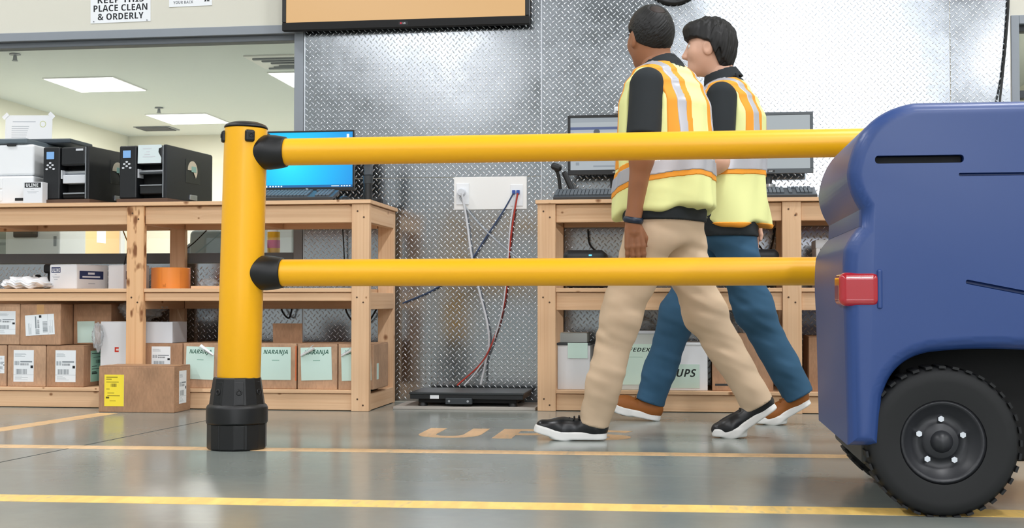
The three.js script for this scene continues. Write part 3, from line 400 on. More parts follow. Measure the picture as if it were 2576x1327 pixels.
{
  const t = thing('scanner_stand', 'black handheld scanner in an upright stand at the bench end', 'scanner', [-1.595, 1.041, 0.43]);
  part(t, 'stand_base', new THREE.LatheGeometry([[0, 0], [0.05, 0], [0.05, 0.006], [0.02, 0.014], [0, 0.014]].map((p) => new THREE.Vector2(...p)), 32), M.black, [-1.595, 1.041, 0.43]); part(t, 'stem', new THREE.CylinderGeometry(0.021, 0.024, 0.10, 20), M.black, [-1.595, 1.1, 0.43]); part(t, 'cradle', new THREE.CylinderGeometry(0.026, 0.024, 0.04, 20), M.darkGrey, [-1.595, 1.16, 0.43]);
  part(t, 'scanner_grip', boxGeo(0.04, 0.09, 0.03, 0.008, 2), std(0x4a5056, 0.4), [-1.593, 1.225, 0.43]); part(t, 'scanner_head', boxGeo(0.078, 0.07, 0.09, 0.016, 3), M.black, [-1.593, 1.29, 0.445]);
  const m = thing('computer_mouse', 'small black mouse beside the blue-screen monitor', 'mouse', [-1.69, 1.041, 0.52]); const g = new THREE.SphereGeometry(1, 24, 12, 0, Math.PI * 2, 0, Math.PI / 2); g.scale(0.032, 0.03, 0.05); part(m, 'shell', g, M.black, [-1.69, 1.041, 0.53]); part(m, 'wheel', new THREE.TorusGeometry(0.006, 0.003, 6, 14), M.grey, [-1.69, 1.068, 0.55], [0, Math.PI / 2, 0]);
  const d = thing('card_reader', 'low black card terminal lying at the bench corner', 'terminal', [-1.56, 1.041, 0.26]); box(d, 'body', [-1.68, -1.545], [1.041, 1.075], [0.2, 0.32], M.black, 0.008, 2); box(d, 'key_plate', [-1.66, -1.6], [1.075, 1.078], [0.25, 0.31], M.darkGrey, 0.001);
}
// ---------------------------------------------------------------- things on the bench behind the walkers
const appScreen = canvasTex(512, 340, (c, w, h) => { c.fillStyle = '#c3ccd2'; c.fillRect(0, 0, w, h); c.fillStyle = '#aeb8c0'; c.fillRect(0, 0, w, 30); c.fillStyle = '#5c6c9c'; c.fillRect(0, 60, w, 18); c.fillStyle = '#d2d8dc'; c.fillRect(20, 92, w - 60, 60); c.fillStyle = '#5a646c'; c.beginPath(); c.arc(150, 92, 18, 0, 7); c.fill(); c.fillStyle = '#9c9484'; c.fillRect(20, 158, 180, 8); c.fillStyle = '#a0aab2'; c.fillRect(30, 290, 20, 20); c.fillRect(130, 312, 300, 10); });
const greyScreen = canvasTex(64, 64, (c, w, h) => { c.fillStyle = '#b3bcc0'; c.fillRect(0, 0, w, h); });
monitor('computer monitor with an open grey program beside the small scanner', -0.593, -0.1, 1.193, 1.503, 0.2, appScreen, 0.55, { text: 'acer', tx: -0.35, chin: 0.026 });
monitor('computer monitor with an even grey screen beside the walkers', 0.175, 0.652, 1.187, 1.50, 0.2, greyScreen, 0.6, { text: 'acer', tx: 0.44, chin: 0.026, bezel: 0.016, mat: std(0x565d62, 0.5) });
monitor('computer monitor at the bench end behind the blue cart', 1.2, 1.652, 1.215, 1.523, 0.2, greyScreen, 0.5, { bezel: 0.014, chin: 0.026, mat: std(0x3a4a60, 0.5) });
keyboard('dark keyboard below the monitor with the grey program', -0.645, -0.2, 0.3, 0.45); keyboard('dark keyboard below the even grey screen', 0.22, 0.645, 0.3, 0.45);
{
  const t = thing('gooseneck_scanner', 'small black scanner on a bent stalk at the bench corner', 'scanner', [-0.62, 1.041, 0.25]);
  part(t, 'stand_base', new THREE.CylinderGeometry(0.04, 0.045, 0.012, 24), M.black, [-0.625, 1.047, 0.25]); part(t, 'stalk', tube([[-0.625, 1.05, 0.25], [-0.628, 1.12, 0.25], [-0.64, 1.2, 0.26], [-0.655, 1.225, 0.27]], 0.009), M.black, [0, 0, 0]); part(t, 'scanner_head', boxGeo(0.055, 0.035, 0.05, 0.014, 3), M.black, [-0.645, 1.228, 0.27], [0, 0, -0.35]); part(t, 'grip', boxGeo(0.028, 0.11, 0.03, 0.01, 2), M.black, [-0.585, 1.155, 0.26], [0, 0, 0.42]);
  const m = thing('computer_mouse', 'small dark mouse beside the keyboard of the even grey screen', 'mouse', [0.69, 1.041, 0.4]); const g = new THREE.SphereGeometry(1, 24, 12, 0, Math.PI * 2, 0, Math.PI / 2); g.scale(0.03, 0.026, 0.05); part(m, 'shell', g, M.black, [0.69, 1.041, 0.4]); part(m, 'wheel', new THREE.TorusGeometry(0.006, 0.003, 6, 14), M.grey, [0.69, 1.064, 0.42], [0, Math.PI / 2, 0]);
  const p = thing('desk_phone', 'dark desk telephone half hidden behind the blue cart', 'telephone', [0.84, 1.041, 0.3]); part(p, 'body', (() => { const s = new THREE.Shape(); s.moveTo(0, 0); s.lineTo(0.2, 0); s.lineTo(0.2, 0.03); s.lineTo(0.03, 0.085); s.lineTo(0.0, 0.08); return new THREE.ExtrudeGeometry(s, { depth: 0.18, bevelSize: 0.004, bevelThickness: 0.004, bevelSegments: 2 }); })(), M.darkGrey, [0.735, 1.046, 0.22]); part(p, 'handset', boxGeo(0.045, 0.03, 0.19, 0.012, 2), M.black, [0.78, 1.125, 0.31]);
  const cup = thing('pen_cup', 'grey metal pen cup behind the keyboard of the even grey screen', 'cup', [0.42, 1.041, 0.27]); part(cup, 'cup_wall', new THREE.LatheGeometry([[0, 0], [0.03, 0], [0.034, 0.085], [0.031, 0.085], [0.028, 0.004], [0, 0.004]].map((q) => new THREE.Vector2(...q)), 28), M.steel, [0.425, 1.041, 0.265]); for (const [dx, dz, c] of [[0.01, 0, M.black], [-0.01, 0.008, M.black]]) part(cup, 'pen', new THREE.CylinderGeometry(0.004, 0.004, 0.12, 8), c, [0.425 + dx, 1.108, 0.265 + dz], [0.05, 0, dx * -6]);
  // boxes with power supplies on the middle shelf
  const hub = (label, x0, x1, led) => { const q = thing('network_hub', label, 'network device', [(x0 + x1) / 2, 0.605, 0.3]); box(q, 'case', [x0, x1], [0.612, 0.795], [0.2, 0.4], M.darkGrey, 0.03, 4); box(q, 'top_panel', [x0 + 0.02, x1 - 0.02], [0.79, 0.797], [0.22, 0.38], M.black, 0.002); if (led) box(q, 'indicator', [x0 + 0.13, x0 + 0.145], [0.766, 0.774], [0.4, 0.402], emit(0x6fd8ff, 1), 0); for (const a of [x0 + 0.03, x1 - 0.03]) part(q, 'foot', new THREE.CylinderGeometry(0.01, 0.01, 0.008, 12), M.black, [a, 0.609, 0.3]); };
  hub('rounded dark device with a blue light on the middle shelf', -0.6, -0.385, true); hub('rounded dark grey device on the shelf behind the jeans', 0.31, 0.466, false);
  const wb = thing('paper_box', 'white box with printed end on the shelf behind the cart', 'box', [0.73, 0.605, 0.3]); box(wb, 'box_body', [0.645, 0.86], [0.605, 0.84], [0.16, 0.36], M.cardWhite, 0.003); box(wb, 'lid', [0.642, 0.863], [0.8, 0.843], [0.157, 0.363], M.greyPlastic, 0.003); for (let i = 0; i < 5; i++) box(wb, 'print_block', [0.665 + i * 0.018, 0.676 + i * 0.018], [0.785, 0.798], [0.36, 0.3606], M.darkGrey, 0);
  // bins and cartons on its lower shelf
  let b = carton('white bin with a mint sheet over its rim behind the bench leg', [-0.624, -0.462], [0.103, 0.332], [0.16, 0.44], { mat: M.cardWhite, name: 'storage_bin', category: 'bin', lid: true }); box(b, 'rim', [-0.627, -0.459], [0.322, 0.334], [0.157, 0.443], M.darkGrey, 0.002); front(b, 'green_sheet', greenPlain, [-0.572, -0.473], [0.258, 0.334], 0.4435);
  b = carton('grey carton lying in the white bin with the mint sheet', [-0.615, -0.478], [0.334, 0.384], [0.2, 0.4], { mat: std(0xc2c8c6, 0.8) });
  const fx = canvasTex(512, 700, (c, w, h) => { c.fillStyle = '#d0e6d8'; c.fillRect(0, 0, w, h); c.fillStyle = '#26322c'; c.font = 'italic bold 92px sans-serif'; c.textAlign = 'center'; c.fillText('& FEDEX', w / 2, 130, w * 0.9); c.fillStyle = '#9cbcaa'; c.fillRect(150, 220, 200, 10); });
  const ux = canvasTex(512, 380, (c, w, h) => { c.fillStyle = '#cbe2d6'; c.fillRect(0, 0, w, h); c.fillStyle = '#1d2622'; c.font = 'italic bold 170px sans-serif'; c.textAlign = 'center'; c.fillText('UPS', w / 2 + 30, 200); });
  b = carton('pale bin with a lettered mint sheet between the walkers\' legs', [-0.37, -0.115], [0.103, 0.392], [0.14, 0.44], { mat: std(0xc9ccc6, 0.75), name: 'storage_bin', category: 'bin', lid: true }); box(b, 'rim', [-0.373, -0.112], [0.38, 0.395], [0.137, 0.443], M.greyPlastic, 0.003); front(b, 'green_sheet', fx, [-0.335, -0.14], [0.13, 0.33], 0.4405);
  b = carton('white bin with a mint sheet lettered along its lower half', [-0.1, 0.114], [0.103, 0.335], [0.14, 0.44], { mat: M.cardWhite, name: 'storage_bin', category: 'bin', lid: true }); box(b, 'rim', [-0.103, 0.117], [0.325, 0.338], [0.137, 0.443], M.whitePlastic, 0.003); front(b, 'green_sheet', ux, [-0.085, 0.075], [0.115, 0.232], 0.4405); box(b, 'handle_hole', [-0.035, -0.008], [0.288, 0.308], [0.4402, 0.4412], M.black, 0.0003);
  b = carton('brown carton behind the rear khaki leg on the lower shelf', [0.136, 0.43], [0.103, 0.385], [0.14, 0.44], { mat: M.card[0] }); box(b, 'print_band', [0.15, 0.215], [0.128, 0.138], [0.44, 0.4406], M.darkGrey, 0);
  b = carton('brown carton beyond the bench leg beside the blue cart', [0.6, 0.86], [0.103, 0.37], [0.14, 0.42], { mat: M.card[1] });
  const film = (x, y, z, a, bb, c, s) => { const g = new THREE.SphereGeometry(1, 40, 22), p = g.attributes.position; for (let i = 0; i < p.count; i++) { const X = p.getX(i), Y = p.getY(i), Z = p.getZ(i), n = 1 + 0.16 * Math.sin(9 * X + s) * Math.cos(7 * Y - s) + 0.12 * Math.sin(15 * Z + 11 * X + s); p.setXYZ(i, X * a * n, Y * bb * n, Z * c * n); } g.computeVertexNormals(); g.translate(x, y, z); return g; };
  single('bubble_wrap', 'shiny bubble wrap heaped in the pale lettered bin', 'bubble wrap', film(0, 0, 0, 0.085, 0.04, 0.08, 2), M.bubble, [-0.24, 0.43, 0.3]); single('bubble_wrap', 'shiny bubble wrap on the brown carton behind the khaki leg', 'bubble wrap', film(0, 0, 0, 0.06, 0.05, 0.08, 5), M.bubble, [0.3, 0.425, 0.32]);
}
// ---------------------------------------------------------------- on the wall: screen, signs, clock, outlet board, cables
{
  const t = thing('tv_screen', 'large flat wall television showing an even tan picture', 'television', [-1.486, 2.4, 0.05]), x0 = -2.166, x1 = -0.808, y0 = 2.014, y1 = 2.78;
  box(t, 'back_shell', [x0 + 0.03, x1 - 0.03], [y0 + 0.03, y1 - 0.03], [0.0, 0.05], M.blackMatt, 0.01, 2);
  box(t, 'bezel', [x0, x1], [y0, y0 + 0.044], [0.045, 0.085], M.blackMatt, 0.004, 2); box(t, 'bezel', [x0, x1], [y1 - 0.022, y1], [0.045, 0.085], M.black, 0.004, 2); box(t, 'bezel', [x0, x0 + 0.022], [y0 + 0.044, y1 - 0.022], [0.045, 0.085], M.black, 0.004, 2); box(t, 'bezel', [x1 - 0.022, x1], [y0 + 0.044, y1 - 0.022], [0.045, 0.085], M.black, 0.004, 2);
  part(t, 'screen', new THREE.PlaneGeometry(x1 - x0 - 0.044, y1 - y0 - 0.066), new THREE.MeshStandardMaterial({ color: 0x101010, roughness: 0.3, emissive: 0xd9ad74, emissiveIntensity: 0.8 }), [(x0 + x1) / 2, (y0 + y1 + 0.022) / 2, 0.079]);
  part(t, 'badge', new THREE.PlaneGeometry(0.05, 0.018), std(0xffffff, 0.4, 0, { map: canvasTex(128, 46, (c, w, h) => { c.fillStyle = '#101113'; c.fillRect(0, 0, w, h); c.fillStyle = '#c2203a'; c.beginPath(); c.arc(30, 23, 14, 0, 7); c.fill(); c.fillStyle = '#cfd2d6'; c.font = 'bold 34px sans-serif'; c.fillText('LG', 54, 35); }) }), [-1.49, y0 + 0.022, 0.0856]);
  const L = new THREE.RectAreaLight(0xd9ad74, 0.5, x1 - x0 - 0.05, y1 - y0 - 0.07); L.position.set((x0 + x1) / 2, (y0 + y1) / 2, 0.088); L.lookAt((x0 + x1) / 2, (y0 + y1) / 2, 2); scene.add(L);
  const s1 = thing('wall_sign', 'white wall sign with black capitals asking for tidiness', 'sign', [-3.133, 2.23, 0]);
  sheet(s1, 'sign_panel', 0.355, 0.25, canvasTex(710, 500, (c, w, h) => { c.fillStyle = '#eef1f4'; c.fillRect(0, 0, w, h); c.fillStyle = '#1a1d22'; c.textAlign = 'center'; c.font = 'bold 100px sans-serif'; for (const [q, y, ww] of [['KEEP THIS', 276, 560], ['PLACE CLEAN', 370, 655], ['& ORDERLY', 466, 545]]) { c.save(); c.translate(w / 2, y); c.scale(ww / c.measureText(q).width, 1); c.fillText(q, 0, 0); c.restore(); } }), [-3.133, 2.232, 0.0016], [0, 0, 0.012], 0.003); for (const a of [-3.29, -2.975]) part(s1, 'screw', new THREE.CylinderGeometry(0.004, 0.004, 0.003, 12), M.grey, [a, 2.115, 0.004], [Math.PI / 2, 0, 0]);
  const s2 = thing('wall_sign', 'smaller white wall sign about the back beside the tidiness sign', 'sign', [-2.72, 2.26, 0]);
  sheet(s2, 'sign_panel', 0.25, 0.16, canvasTex(500, 320, (c, w, h) => { c.fillStyle = '#eef1f4'; c.fillRect(0, 0, w, h); c.fillStyle = '#2a2d33'; c.font = 'italic bold 62px sans-serif'; c.fillText('NOT', 130, 222, 140); c.fillStyle = '#6a6e74'; c.font = 'bold 42px sans-serif'; c.fillText('YOUR BACK', 50, 288, 290); c.fillStyle = '#1b1d21'; c.fillRect(420, 150, 14, 120); c.fillRect(446, 150, 14, 120); c.fillRect(410, 262, 26, 12); c.fillRect(444, 262, 28, 12); }), [-2.722, 2.265, 0.0016], [0, 0, 0.012], 0.003); part(s2, 'screw', new THREE.CylinderGeometry(0.004, 0.004, 0.003, 12), M.grey, [-2.722, 2.335, 0.004], [Math.PI / 2, 0, 0]);
  const ck = thing('wall_clock', 'round wall clock with black rim above the walkers', 'clock', [-0.046, 2.26, 0.02]); part(ck, 'rim', new THREE.TorusGeometry(0.145, 0.014, 14, 64), M.black, [-0.046, 2.262, 0.022]); const fc = new THREE.CylinderGeometry(0.143, 0.143, 0.02, 48); fc.rotateX(Math.PI / 2); part(ck, 'dial', fc, M.offWhite, [-0.046, 2.262, 0.014]); for (const [a, l] of [[0.6, 0.08], [-1.9, 0.11]]) part(ck, 'hand', boxGeo(0.007, l, 0.002, 0), M.black, [-0.046 + Math.sin(a) * l / 2, 2.262 + Math.cos(a) * l / 2, 0.026], [0, 0, -a]);
  const ob = thing('outlet_board', 'white board on the tread plate with a power plug and two data jacks', 'outlet board', [-1.0275, 1.12, 0.005]);
  box(ob, 'board', [-1.225, -0.83], [1.033, 1.209], [0.004, 0.012], M.offWhite, 0.002); const so = box(ob, 'socket_plate', [-1.212, -1.142], [1.06, 1.175], [0.012, 0.017], M.whitePlastic, 0.002); part(so, 'plug', new THREE.CylinderGeometry(0.018, 0.024, 0.035, 20), M.greyPlastic, [-1.182, 1.125, 0.03], [Math.PI / 2, 0, 0]);
  const dp = box(ob, 'data_plate', [-0.918, -0.85], [1.05, 1.165], [0.012, 0.016], M.whitePlastic, 0.002); for (const x of [-0.899, -0.876]) box(dp, 'data_jack', [x - 0.0085, x + 0.0085], [1.112, 1.134], [0.016, 0.024], std(0x2c4f9e, 0.5), 0.001);
  const hk = thing('wall_outlet', 'small white outlet on the tread plate above the grey-program monitor', 'outlet', [-0.34, 1.55, 0.01]); box(hk, 'cover', [-0.362, -0.318], [1.535, 1.572], [0.004, 0.02], M.whitePlastic, 0.003); box(hk, 'plug', [-0.35, -0.33], [1.542, 1.562], [0.02, 0.05], M.whitePlastic, 0.004);
  const cable = (label, pts, r, mat, group) => single('cable', label, 'cable', tube(pts, r, 60, 8), mat, [0, 0, 0], null, group);
  cable('thick white cable hanging from the plug to the floor scale', [[-1.178, 1.12, 0.045], [-1.165, 1.05, 0.035], [-1.15, 0.96, 0.03], [-1.128, 0.8, 0.03], [-1.085, 0.6, 0.03], [-1.04, 0.42, 0.03], [-1.03, 0.32, 0.035], [-1.05, 0.2, 0.05], [-1.062, 0.1, 0.12]], 0.006, M.cableWhite);
  cable('grey cable crossing from the plug toward the bench', [[-1.19, 1.1, 0.035], [-1.14, 1.02, 0.03], [-1.03, 0.9, 0.03], [-0.9, 0.79, 0.03], [-0.76, 0.7, 0.03]], 0.0045, std(0xaeb4ba, 0.5));
  cable('blue data cable slanting down to the carton bench', [[-0.899, 1.118, 0.03], [-0.95, 1.03, 0.03], [-1.05, 0.88, 0.03], [-1.14, 0.75, 0.03], [-1.32, 0.61, 0.03], [-1.5, 0.53, 0.04]], 0.004, M.cableBlue);
  cable('red data cable hanging from the jack to the floor scale', [[-0.876, 1.118, 0.03], [-0.9, 0.98, 0.03], [-0.924, 0.79, 0.03], [-0.945, 0.55, 0.03], [-1.0, 0.35, 0.04], [-1.06, 0.22, 0.08], [-1.18, 0.1, 0.16]], 0.0045, M.cableRed);
  cable('white data cable hanging beside the red one', [[-0.888, 1.11, 0.034], [-0.915, 0.95, 0.032], [-0.93, 0.75, 0.032], [-0.958, 0.5, 0.036], [-1.01, 0.32, 0.045], [-1.08, 0.18, 0.1], [-1.14, 0.1, 0.18]], 0.004, M.cableWhite);
  cable('black cable hanging down the edge of the tread plate', [[1.652, 2.6, 0.02], [1.648, 2.07, 0.02], [1.63, 1.83, 0.02], [1.612, 1.67, 0.025], [1.592, 1.54, 0.05], [1.58, 1.4, 0.08]], 0.006, M.cableBlack);
  const g = 'black cables dangling under the window bench', gl = 'thin black cable hanging straight between window jamb and bench end leg';
  for (const [x, dx, y0, y1, l] of [[-3.02, -0.06, 0.93, 0.72, 'thin black cable crossing a yellow one under the printers'], [-2.35, 0.1, 0.93, 0.62, 'thin black cable slanting across the view of the office chair'], [-1.83, 0.01, 0.93, 0.62], [-1.77, 0.02, 0.93, 0.62], [-1.74, -0.01, 0.93, 0.62]]) cable(l || gl, [[x, y0, 0.05], [x + dx * 0.4, (y0 * 2 + y1) / 3, 0.04], [x + dx * 0.8, (y0 + 2 * y1) / 3, 0.04], [x + dx, y1, 0.05]], 0.0035, M.cableBlack, l ? undefined : g);
  cable('thin yellow cable crossing the black one below the printers', [[-3.08, 0.93, 0.055], [-3.05, 0.86, 0.05], [-3.01, 0.8, 0.05], [-2.98, 0.72, 0.055]], 0.0035, M.cableYellow); cable('thin cable slanting behind the stained leg under the printers', [[-2.6, 0.93, 0.05], [-2.68, 0.86, 0.04], [-2.76, 0.8, 0.04]], 0.0035, M.cableBlack);
  for (const [i, p] of [[[-1.83, 0.59, 0.05], [-1.8, 0.47, 0.05], [-1.75, 0.42, 0.05], [-1.69, 0.43, 0.05], [-1.64, 0.5, 0.05]], [[-1.77, 0.59, 0.05], [-1.75, 0.46, 0.05], [-1.73, 0.34, 0.05]], [[-2.12, 0.58, 0.05], [-2.17, 0.5, 0.05], [-2.13, 0.45, 0.05], [-2.1, 0.58, 0.05]]].entries()) cable(['black cable hanging in a deep loop beside the bench end leg', 'black cable hanging straight down inside the deep loop', 'black cable folded to a point above the open-flap carton'][i], p, 0.005, M.cableBlack);
  for (const [i, p] of [[[-0.5, 0.92, 0.05], [-0.49, 0.84, 0.05], [-0.44, 0.79, 0.06], [-0.4, 0.75, 0.1]], [[0.36, 0.92, 0.05], [0.37, 0.86, 0.06], [0.4, 0.8, 0.15]], [[0.47, 0.92, 0.05], [0.46, 0.86, 0.06], [0.44, 0.8, 0.15]]].entries()) cable(i ? 'black power cable running down to the device behind the jeans' : 'black power cable running down to the device with the blue light', p, 0.0045, M.cableBlack, i ? 'black cables to the device behind the jeans' : undefined);
}
// ---------------------------------------------------------------- floor scale
{
  single('plywood_sheet', 'thin plywood sheet on the floor beneath the black scale', 'plywood', boxGeo(0.72, 0.014, 0.36, 0.002), M.plywood, [-1.09, 0.007, 0.30]);
  const t = thing('floor_scale', 'black floor scale with a small grey control strip on plywood', 'scale', [-1.08, 0.014, 0.3]);
  box(t, 'weighing_plate', [-1.372, -0.79], [0.072, 0.084], [0.1, 0.46], std(0x2b2f31, 0.35), 0.004, 2); box(t, 'plate_skirt', [-1.368, -0.794], [0.05, 0.073], [0.104, 0.456], M.black, 0.003); box(t, 'under_frame', [-1.33, -0.83], [0.03, 0.05], [0.13, 0.43], M.blackMatt, 0.003);
  for (const x of [-1.31, -0.85]) for (const z of [0.15, 0.41]) part(t, 'foot', new THREE.CylinderGeometry(0.022, 0.026, 0.017, 18), M.black, [x, 0.0225, z]);
  const c = box(t, 'control_strip', [-1.185, -1.05], [0.026, 0.058], [0.44, 0.47], M.darkGrey, 0.004, 2); for (const x of [-1.165, -1.07]) part(c, 'knob', new THREE.CylinderGeometry(0.006, 0.006, 0.006, 16), M.steel, [x, 0.042, 0.472], [Math.PI / 2, 0, 0]);
  box(t, 'white_tag', [-1.265, -1.22], [0.052, 0.07], [0.456, 0.4572], M.paper, 0);
}
// ---------------------------------------------------------------- in the office
{
  const pn = thing('taped_notice', 'white notice taped inside the office window above the copier', 'notice', [-3.7, 1.5, -0.05]);
  sheet(pn, 'notice_sheet', 0.285, 0.215, canvasTex(512, 384, (c, w, h) => { c.fillStyle = '#eef1f3'; c.fillRect(0, 0, w, h); c.fillStyle = '#c3c9ce'; c.fillRect(80, 60, 250, 12); for (let i = 0; i < 7; i++) c.fillRect(70, 110 + i * 22, 190 - i * 6, 8); c.strokeStyle = '#c9cfa0'; c.lineWidth = 8; c.beginPath(); c.arc(410, 90, 30, 0, 7); c.stroke(); c.fillStyle = '#33373b'; c.fillRect(310, 318, 100, 50); c.fillStyle = '#d8dbde'; for (let i = 0; i < 3; i++) c.fillRect(322 + i * 30, 330, 18, 26); }), [-3.705, 1.495, -0.055], [0, 0, -0.02], 0.0008);
  for (const [x, a] of [[-3.845, 0.7], [-3.565, -0.75]]) part(pn, 'tape_strip', new THREE.BoxGeometry(0.04, 0.022, 0.0006), M.paper, [x, 1.6, -0.053], [0, 0, a]);
  const v1 = thing('ceiling_vent', 'square louvred air vent in the office ceiling beside a panel lamp', 'vent', [-3.15, 2.5, -3.2]); box(v1, 'frame', [-3.47, -2.87], [2.488, 2.5], [-3.5, -2.95], M.offWhite, 0.002); for (let i = 0; i < 3; i++) box(v1, 'louvre', [-3.42 + i * 0.06, -2.92 - i * 0.06], [2.474 - i * 0.008, 2.488], [-3.46 + i * 0.05, -3.43 + i * 0.05], M.grey, 0.001), box(v1, 'louvre', [-3.42 + i * 0.06, -2.92 - i * 0.06], [2.474 - i * 0.008, 2.488], [-3.05 - i * 0.05, -3.02 - i * 0.05], M.grey, 0.001);
  const v2 = thing('ceiling_grille', 'dark return-air grille in the office ceiling by the far corner', 'vent', [-5.9, 2.5, -6.9]); box(v2, 'frame', [-6.1, -5.68], [2.49, 2.5], [-7.05, -6.74], M.grey, 0.002); for (let i = 0; i < 6; i++) box(v2, 'slat', [-6.07, -5.71], [2.482, 2.49], [-7.02 + i * 0.05, -6.99 + i * 0.05], M.darkGrey, 0.001);
  for (const [x, z, l] of [[-5.236, -2.645, 'sprinkler head on the office ceiling nearest the window glass'], [-5.241, -5.443, 'sprinkler head on the office ceiling between two panel lamps']]) { const s = thing('sprinkler_head', l, 'sprinkler', [x, 2.5, z]); part(s, 'rose', new THREE.CylinderGeometry(0.04, 0.045, 0.01, 20), M.grey, [x, 2.495, z]); part(s, 'nozzle', new THREE.CylinderGeometry(0.012, 0.018, 0.045, 12), M.grey, [x, 2.468, z]); part(s, 'deflector', new THREE.CylinderGeometry(0.024, 0.024, 0.003, 16), M.grey, [x, 2.444, z]); }
  // door and furniture low in the room
  const d = structure('door_1'); box(d, 'door_leaf', [-6.52, -6.47], [0, 2.05], [-7.22, -6.2], std(0xe6be8c, 0.6), 0.004); for (const z of [[-6.2, -6.1], [-7.32, -7.22]]) box(d, 'door_frame', [-6.52, -6.45], [0, 2.12], z, M.greyPlastic, 0.004); box(d, 'door_frame', [-6.52, -6.45], [2.05, 2.12], [-7.22, -6.2], M.greyPlastic, 0.004); box(d, 'notice', [-6.47, -6.467], [1.2, 1.5], [-6.86, -6.64], M.paper, 0); box(d, 'door_handle', [-6.47, -6.42], [1.0, 1.03], [-6.4, -6.27], M.steel, 0.006);
  const fc = thing('filing_cabinet', 'grey metal filing cabinet in the office beyond the window', 'cabinet', [-5.6, 0, -3.0]); box(fc, 'cabinet_body', [-5.9, -5.4], [0, 1.35], [-3.4, -2.95], std(0x9aa39e, 0.5), 0.006); for (let i = 0; i < 4; i++) { const dr = box(fc, 'drawer', [-5.88, -5.42], [0.03 + i * 0.33, 0.34 + i * 0.33], [-2.95, -2.935], std(0xa5aea9, 0.5), 0.003); box(dr, 'handle', [-5.7, -5.6], [0.24 + i * 0.33, 0.26 + i * 0.33], [-2.935, -2.915], M.steel, 0.003); }
  const pr = thing('office_printer', 'white office printer with dark tray on a stand in the office', 'printer', [-5.15, 0, -2.9]); box(pr, 'stand', [-5.36, -4.9], [0, 0.72], [-3.2, -2.75], M.greyPlastic, 0.006); box(pr, 'printer_body', [-5.36, -4.9], [0.72, 1.2], [-3.2, -2.75], M.whitePlastic, 0.015, 2); box(pr, 'output_tray', [-5.28, -5.08], [1.05, 1.14], [-2.75, -2.72], M.darkGrey, 0.01); box(pr, 'side_vent', [-4.95, -4.925], [0.98, 1.06], [-2.75, -2.745], M.grey, 0.002);
  const ch = thing('office_chair', 'grey padded office chair seen low in the office window', 'chair', [-3.75, 0, -2.9]); part(ch, 'backrest', boxGeo(0.44, 0.5, 0.09, 0.04, 4), std(0x7d878b, 0.8), [-3.68, 0.86, -2.95], [-0.08, 0, 0]); part(ch, 'seat', boxGeo(0.48, 0.08, 0.46, 0.03, 3), std(0x7d878b, 0.8), [-3.68, 0.48, -3.15]); part(ch, 'column', new THREE.CylinderGeometry(0.03, 0.03, 0.36, 16), M.black, [-3.68, 0.26, -3.15]); part(ch, 'armrest', tube([[-3.92, 0.5, -3.1], [-3.95, 0.72, -3.1], [-3.93, 0.98, -3.0], [-3.85, 1.0, -2.95]], 0.018, 24), M.darkGrey); part(ch, 'armrest', tube([[-3.44, 0.5, -3.1], [-3.41, 0.72, -3.1], [-3.43, 0.98, -3.0]], 0.018, 24), M.darkGrey); for (let i = 0; i < 5; i++) { const a = i * 1.2566; part(ch, 'base_arm', tube([[-3.68, 0.09, -3.15], [-3.68 + 0.28 * Math.cos(a), 0.06, -3.15 + 0.28 * Math.sin(a)]], 0.02, 4), M.black); part(ch, 'caster', new THREE.SphereGeometry(0.03, 12, 8), M.black, [-3.68 + 0.28 * Math.cos(a), 0.03, -3.15 + 0.28 * Math.sin(a)]); }
  const can = thing('wipe_canister', 'yellow and pink canister on the sill behind the post', 'canister', [-2.27, 0.808, -0.11]); part(can, 'canister_body', new THREE.CylinderGeometry(0.035, 0.035, 0.12, 24), std(0xf0b81e, 0.4), [-2.27, 0.868, -0.11]); part(can, 'label_band', new THREE.CylinderGeometry(0.0355, 0.0355, 0.045, 24), std(0xd65a8a, 0.5), [-2.27, 0.86, -0.11]); part(can, 'lid', new THREE.CylinderGeometry(0.03, 0.034, 0.02, 24), M.whitePlastic, [-2.27, 0.938, -0.11]);
  const wc = thing('water_cooler', 'grey office cabinet with a lighter panel behind the canister', 'cabinet', [-3.0, 0, -2.6]); box(wc, 'cabinet_body', [-3.22, -2.4], [0, 1.25], [-3.1, -2.6], std(0xb9c0bd, 0.5), 0.01, 2); box(wc, 'cabinet_door', [-3.18, -2.95], [0.1, 1.2], [-2.6, -2.585], M.whitePlastic, 0.004); wc.name = 'storage_cabinet';
}
